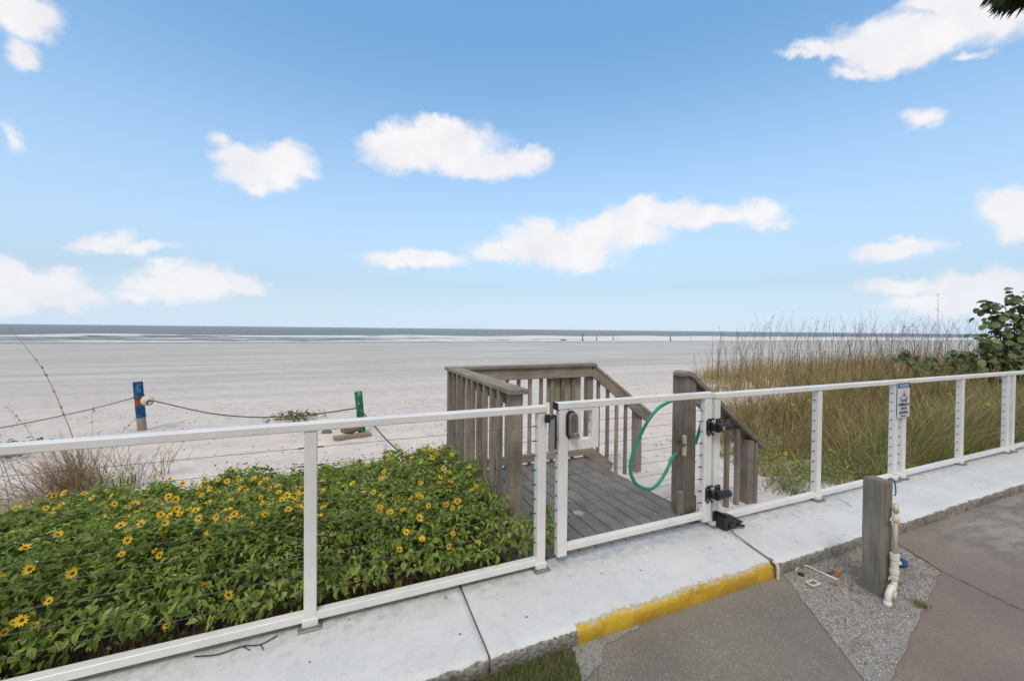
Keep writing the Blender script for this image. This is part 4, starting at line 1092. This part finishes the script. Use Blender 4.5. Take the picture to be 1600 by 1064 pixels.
TIPS = [(16.81,5.29,2.54),(17.09,5.17,2.18),(17.45,5.02,2.76),(17.62,4.94,2.19),(17.34,5.05,1.74),(17.13,5.14,1.28),(16.6,5.37,1.49),(16.76,5.29,1.19),(17.81,4.86,2.5),(18.41,4.61,3.0),(19.07,4.32,2.4),(16.1,5.57,1.06),(16.44,5.43,.83),(16.85,5.25,.74),(17.59,4.93,.93),(18.41,4.58,1.3),(19.4,4.16,1.31),(17.34,5.03,.6),(16.6,5.35,.5),(18.2,5.6,1.0),(18.8,5.4,.7)]
grape('big round-leaved sea grape bush rising above the right end of the railing', (17.9, 4.85, 0), TIPS, 75, .10, .20)
grape('small dark sea grape sprig leaning left out of the sea oats', (15.8, 6.2, 0), [(15.29,6.47,1.05),(15.51,6.37,.87),(15.77,6.26,.65)], 40, .09, .13)
grape('low rounded sea grape clump between the leaning sprig and the big bush', (16.3, 6.0, 0), [(16.03,6.15,.84),(16.25,6.09,.6),(17.4,6.06,1.05),(17.2,6.13,.75),(17.0,6.21,.56)], 50, .09, .15)

# ------------------------------------------------------------------ beach: stakes, rope, float, clump
bs = thing('beach_stake', (-3.46, 10.2, -.5), 'blue painted wooden stake with an orange band, standing in the sand', 'stake')
def cyl(z0, z1, r, c0, lean=(0, 0), seg=12):
    m_ = MB(); m_.tube([(c0[0]+lean[0]*z0, c0[1]+lean[1]*z0, z0), (c0[0]+lean[0]*z1, c0[1]+lean[1]*z1, z1)], r, seg); return m_
c0 = (-3.50, 10.2); ln = (-.07, 0)
obj('bare_base', cyl(-.75, -.203, .073, c0, ln), PINKW, bs)
obj('painted_section', cyl(-.2, .04, .075, c0, ln), BLUEPAINT, bs)
obj('orange_band', cyl(.041, .17, .074, c0, ln), ORANGEPAINT, bs)
obj('painted_section', cyl(.171, .5, .076, c0, ln), BLUEPAINT, bs)
mb = MB()
for k in range(3): mb.tube([(-3.51+0.083*math.cos(a/8*6.283), 10.2+0.083*math.sin(a/8*6.283), .185+k*.018) for a in range(9)], .012, 5)
obj('rope_wrap', mb, ROPE, bs)
gs = thing('beach_stake', (.46, 8.39, -.5), 'leaning green stake painted with pale dots, beside a plank on the sand', 'stake')
obj('painted_section', cyl(-.52, .37, .072, (.44, 8.39), (-.09, 0)), GREENPAINT, gs)
obj('bare_base', cyl(-.8, -.5205, .070, (.44, 8.39), (-.09, 0)), PINKW, gs)
def rope(name, label, pts, mat, r=.013): mb = MB(); mb.tube(smooth(pts, 10), r, 6); return tag(obj(name, mb, mat, None, True), label, 'rope')
rope('rope', 'dark rope sagging between the blue stake and the green stake', [(-3.42, 10.12, .18), (-3.05, 9.97, .09), (-2.2, 9.6, -.10), (-1.3, 9.2, -.16), (-.4, 8.8, -.09), (.36, 8.40, .05)], ROPE)
rope('rope', 'dark rope running down from the green stake into the flowers', [(.44, 8.32, .05), (.62, 7.5, -.10), (.80, 6.4, -.18), (.98, 5.0, -.08)], ROPE, .011)
rope('rope', 'grey rope running from the blue stake out of the left edge', [(-3.60, 10.2, .19), (-4.2, 9.5, .06), (-5.0, 8.6, .0), (-6.2, 7.4, .12)], ROPEG, .010)
buoy = thing('float', (-3.33, 10.06, .13), 'cream round float threaded on the rope beside the blue stake', 'float')
mb = MB(); mb.blob((-3.345, 10.07, .145), (.105, .10, .10), 0, 16, 12); obj('ball', mb, simple('dirty_cream_float', (.62, .58, .47), .6, var=.25, scale=12), buoy, True)
mb = MB(); mb.tube([(-3.29, 9.985, .12), (-3.27, 9.955, .115)], .048, 12); mb.tube([(-3.27, 9.955, .115), (-3.265, 9.947, .114)], .030, 12, 1); obj('end_ring', mb, [BLACK, SHELL], buoy)
mb = MB(); mb.beam((-.02, 8.05, ground(0, 8.05)+.04), (.62, 8.15, ground(.6, 8.1)+.03), .16, .06); tag(obj('plank', mb, wood('bleached_plank', 'x', (.16, .12, .09), (.36, .29, .22))), 'short weathered plank on the sand at the foot of the green stake', 'plank')
mb = MB(); mb.blob((.26, 8.22, ground(.26, 8.2)+.13), (.17, .10, .075), 0, 12, 8, .25); tag(obj('stone', mb, STONE), 'mossy yellow-brown stone resting on the plank by the green stake', 'stone')
mb = MB(); mb.blob((-.15, 8.6, ground(-.15, 8.6)+.02), (.09, .07, .05), 0, 10, 6, .3); tag(obj('small_stone', mb, simple('grey_stone', (.17, .15, .13), .9, var=.4)), 'small grey stone in the sand left of the plank', 'stone')
# creeping vine
mb = MB()
for i in range(190):
    x, y = rng.gauss(-.85, .26), rng.gauss(10.4, .2)
    leaf(mb, Vector((x, y, ground(x, y)+rng.uniform(.01, .13)*max(.2, 1-abs(x+.85)))), rng.uniform(.06, .11), .05, Vector((rng.uniform(-1, 1), rng.uniform(-1, 1), rng.uniform(-.2, .4))), Vector((0, 0, 1)))
tag(obj('creeping_vine', mb, leafmat('vine_leaf', (.08, .12, .03), (.20, .22, .08), trans=.1)), 'low creeping green vine on the open sand between the two stakes', 'plant')
mb = MB()
for i in range(260):
    x, y = rng.gauss(-4.75, .24), rng.gauss(9.0, .22)
    leaf(mb, Vector((x, y, ground(x, y)+rng.uniform(.02, .16))), rng.uniform(.05, .09), .04, Vector((rng.uniform(-1, 1), rng.uniform(-1, 1), rng.uniform(-.2, .4))), Vector((0, 0, 1)))
tag(obj('low_shrub', mb, leafmat('shrub_leaf', (.05, .07, .03), (.10, .12, .06), trans=.1)), 'small dark green shrub on the sand at the left edge', 'plant')
# dry grass clump
dg_ = thing('grass_clump', (-2.85, 6.35, -.4), 'dry reddish brown grass clump on the sand at the left', 'grass clump')
mb = MB()
for i in range(750):
    a = rng.uniform(0, 6.28); r = abs(rng.gauss(0, .17)); x, y = -2.72+math.cos(a)*r*1.5, 6.35+math.sin(a)*r
    az = rng.gauss(2.9, .8) if rng.random() < .62 else rng.uniform(0, 6.28)
    blade(mb, x, y, ground(x, y)-.02, rng.uniform(.3, .95), rng.uniform(.005, .009), az, rng.uniform(.05, .75), rng.uniform(.1, 1.2), 4, 0, rng.uniform(0, 3.14))
for i in range(420):
    x, y = rng.gauss(-3.0, .5), rng.gauss(6.15, .25)
    blade(mb, x, y, ground(x, y)+.02, rng.uniform(.3, .8), .006, rng.gauss(3.3, .6), rng.uniform(.9, 1.35), rng.uniform(.1, .5), 4, 0, rng.uniform(0, 3.14))
obj('blades', mb, DRYG, dg_)
mb = MB()
tall = [Vector(p) for p in ((-2.72, 6.45, -.42), (-2.82, 6.5, .1), (-2.98, 6.62, .5), (-3.28, 6.85, 1.05), (-3.66, 7.02, 1.56))]
mb.tube(smooth(tall, 6), [.007*(1-.6*i/24) for i in range(25)], 4)
for i in range(26): k = rng.uniform(12, 20); p = smooth(tall, 6)[int(k)]; leaf(mb, p, .05, .012, Vector((-.4, .2, .7))+Vector((rng.uniform(-.3, .3), rng.uniform(-.3, .3), 0)), Vector((0, 0, 1)))
for (x, y, L, az, ln_, cv_) in ((-2.9, 6.4, 1.2, 2.9, .35, .5), (-3.1, 6.3, 1.15, 2.7, .5, .1), (-2.6, 6.4, 1.0, .4, .2, .9), (-2.7, 6.5, 1.1, 1.9, .3, .7), (-3.0, 6.4, .95, 3.2, .6, .9), (-3.4, 6.6, 1.3, 2.8, .3, .2)): stalk(mb, x, y, ground(x, y), L, az, ln_, cv_, .009, .7, 5)
obj('stalks', mb, DRYG, dg_)
tufts = [(-2.26, 7.55, .45, 'lone dry sprig on the sand right of the brown clump', 9), (-2.38, 6.75, .5, 'branching dry sprig at the right side of the brown clump', 16), (-3.9, 6.9, .5, 'sparse dry sprigs at the far left of the brown clump', 22), (-2.15, 6.95, .42, 'low reddish sprig between the brown clump and the middle post', 12)]
for (x, y, L, lab, n) in tufts:
    mb = MB()
    for k in range(n): xx, yy = x+rng.gauss(0, .06), y+rng.gauss(0, .05); blade(mb, xx, yy, ground(xx, yy), L*rng.uniform(.6, 1.3), .010, rng.uniform(0, 6.28), rng.uniform(.1, .7), rng.uniform(-.2, .8), 4, 0, rng.uniform(0, 3.14))
    tag(obj('dry_sprig', mb, DRYG), lab, 'dry plant')
mb = MB()
for k in range(170):
    x, y = rng.gauss(-2.15, .14), rng.gauss(5.75, .16); leaf(mb, Vector((x, y, ground(x, y)+rng.uniform(.0, .35))), .055, .025, Vector((rng.uniform(-1, 1), rng.uniform(-1, 1), rng.uniform(-.1, .8))), Vector((0, -.3, 1)))
gp = thing('green_plant', (-2.15, 5.75, -.4), 'small upright green plant beside the brown clump at the bed edge', 'plant')
tag(obj('leaves', mb, LEAF, gp), kind='stuff')
for k in range(4):
    mb = MB(); mb.tube([(-2.15+k*.03, 5.75, -.45), (-2.2+k*.06, 5.72+k*.02, -.05)], .006, 5); obj('stem', mb, STEMG, gp)
# wrack and pebbles on the sand
mb = MB(); n_ = 0
while n_ < 4200:
    x = rng.uniform(-7, 9); y = 4.4+9*rng.random()**1.6
    if N(x*.7, y*.7, 30) < rng.uniform(-.6, .5) or (x > 4 and inoats(x, y)): continue
    n_ += 1; g = ground(x, y)+.003
    if rng.random() < .75: peb(x, y, g, rng.uniform(.006, .02), rng.choice((0, 0, 0, 1, 2)))
    else: blade(mb, x, y, g+.004, rng.uniform(.04, .12), .006, rng.uniform(0, 6.28), 1.5, .05, 2, 0, rng.uniform(0, 3.14))
tag(obj('beach_debris', mb, [DEBRIS, SHELL, simple('brown_debris', (.15, .11, .08), .9, var=.4)]), 'small shells, seeds and dry stalks scattered over the near sand', 'debris', kind='stuff')
# pilings in the surf
for (x, y, h, r, lab) in ((59.6, 91.5, 2.0, .11, 'tallest dark piling at the water line, first from the left'), (64.9, 92.8, 1.6, .085, 'dark piling at the water line, second from the left'), (72, 95, 1.5, .08, 'thin dark piling standing in the foam, third from the left'), (90.2, 92, 1.5, .12, 'dark piling set apart to the right, just left of the sea oats')):
    p = thing('piling', (x, y, -1.4), lab, 'piling', 'dark pilings in the surf')
    mb = MB(); mb.tube([(x, y, -2.0), (x+.05, y, -1.3+h*.5), (x+.02, y, -1.3+h)], [r*1.1, r, r*.8], 8); obj('pole', mb, DARKTWIG, p)
    mb = MB(); mb.blob((x+.1, y-.1, -1.05), (r*2.2, r*1.6, .25), 0, 8, 5, .4); obj('barnacled_foot', mb, DARKTWIG, p)
mb = MB(); mb.blob((54.5, 92.5, -1.15), (1.0, .6, .22), 0, 12, 6, .3); tag(obj('surf_rock', mb, DARKTWIG), 'low dark rock in the foam left of the pilings', 'rock')

# ------------------------------------------------------------------ palm whose frond tips reach the top right corner
PB = Vector((9.2, 1.0, -.1))
pm = thing('palm_tree', PB, 'palm whose dark frond tips hang into the top right corner', 'palm tree')
mb = MB(); pts = [PB+Vector((.12*math.sin(i*.5), .05*i/6, i*.56)) for i in range(12)]; mb.tube(pts, [.19-.006*i for i in range(12)], 12); obj('trunk', mb, BARK, pm)
CT = pts[-1]
def frond(az, el, L, droop):
    mb = MB(); d = Vector((math.cos(az)*math.cos(el), math.sin(az)*math.cos(el), math.sin(el))); p = CT.copy(); P_ = [p.copy()]; n = 16
    for i in range(n): d = (d+Vector((0, 0, -droop/n))).normalized(); p = p+d*L/n; P_.append(p.copy())
    mb.tube(P_, [.02*(1-.85*i/n) for i in range(n+1)], 5)
    sd_ = d.cross(ZZ).normalized()
    for i in range(4*n):
        u = (i+1)/(4*n)*n; j = min(n-1, int(u)); c = P_[j].lerp(P_[j+1], u-j); t_ = (P_[j+1]-P_[j]).normalized(); s2 = t_.cross(ZZ).normalized()
        for sg_ in (-1, 1):
            ll = L*.26*math.sin(math.pi*min(.97, .12+.86*i/(4*n)))**.6*rng.uniform(.8, 1.1)
            leaf(mb, c, ll, .020, t_*.9+s2*sg_*.75+Vector((rng.uniform(-.2, .2), rng.uniform(-.2, .2), -.35+rng.uniform(-.35, .3))), ZZ, 0, .2)
    obj('frond', mb, PALM, pm)
for (a_, e_, l_, d_) in ((2.58, .25, 2.25, .9), (2.66, .20, 2.3, .85), (2.5, .35, 2.2, .9), (2.72, .24, 2.3, .9), (2.6, .18, 2.2, .8), (2.62, .32, 2.35, 1.0), (2.68, .26, 2.4, .95)): frond(a_, e_, l_, d_)
for k in range(12): frond([0, .4, .8, 1.2, 3.9, 4.2, 4.5, 4.8, 5.1, 5.4, 5.7, 6.0][k], rng.uniform(-.1, 1.0), rng.uniform(1.7, 2.1), rng.uniform(.9, 1.7))
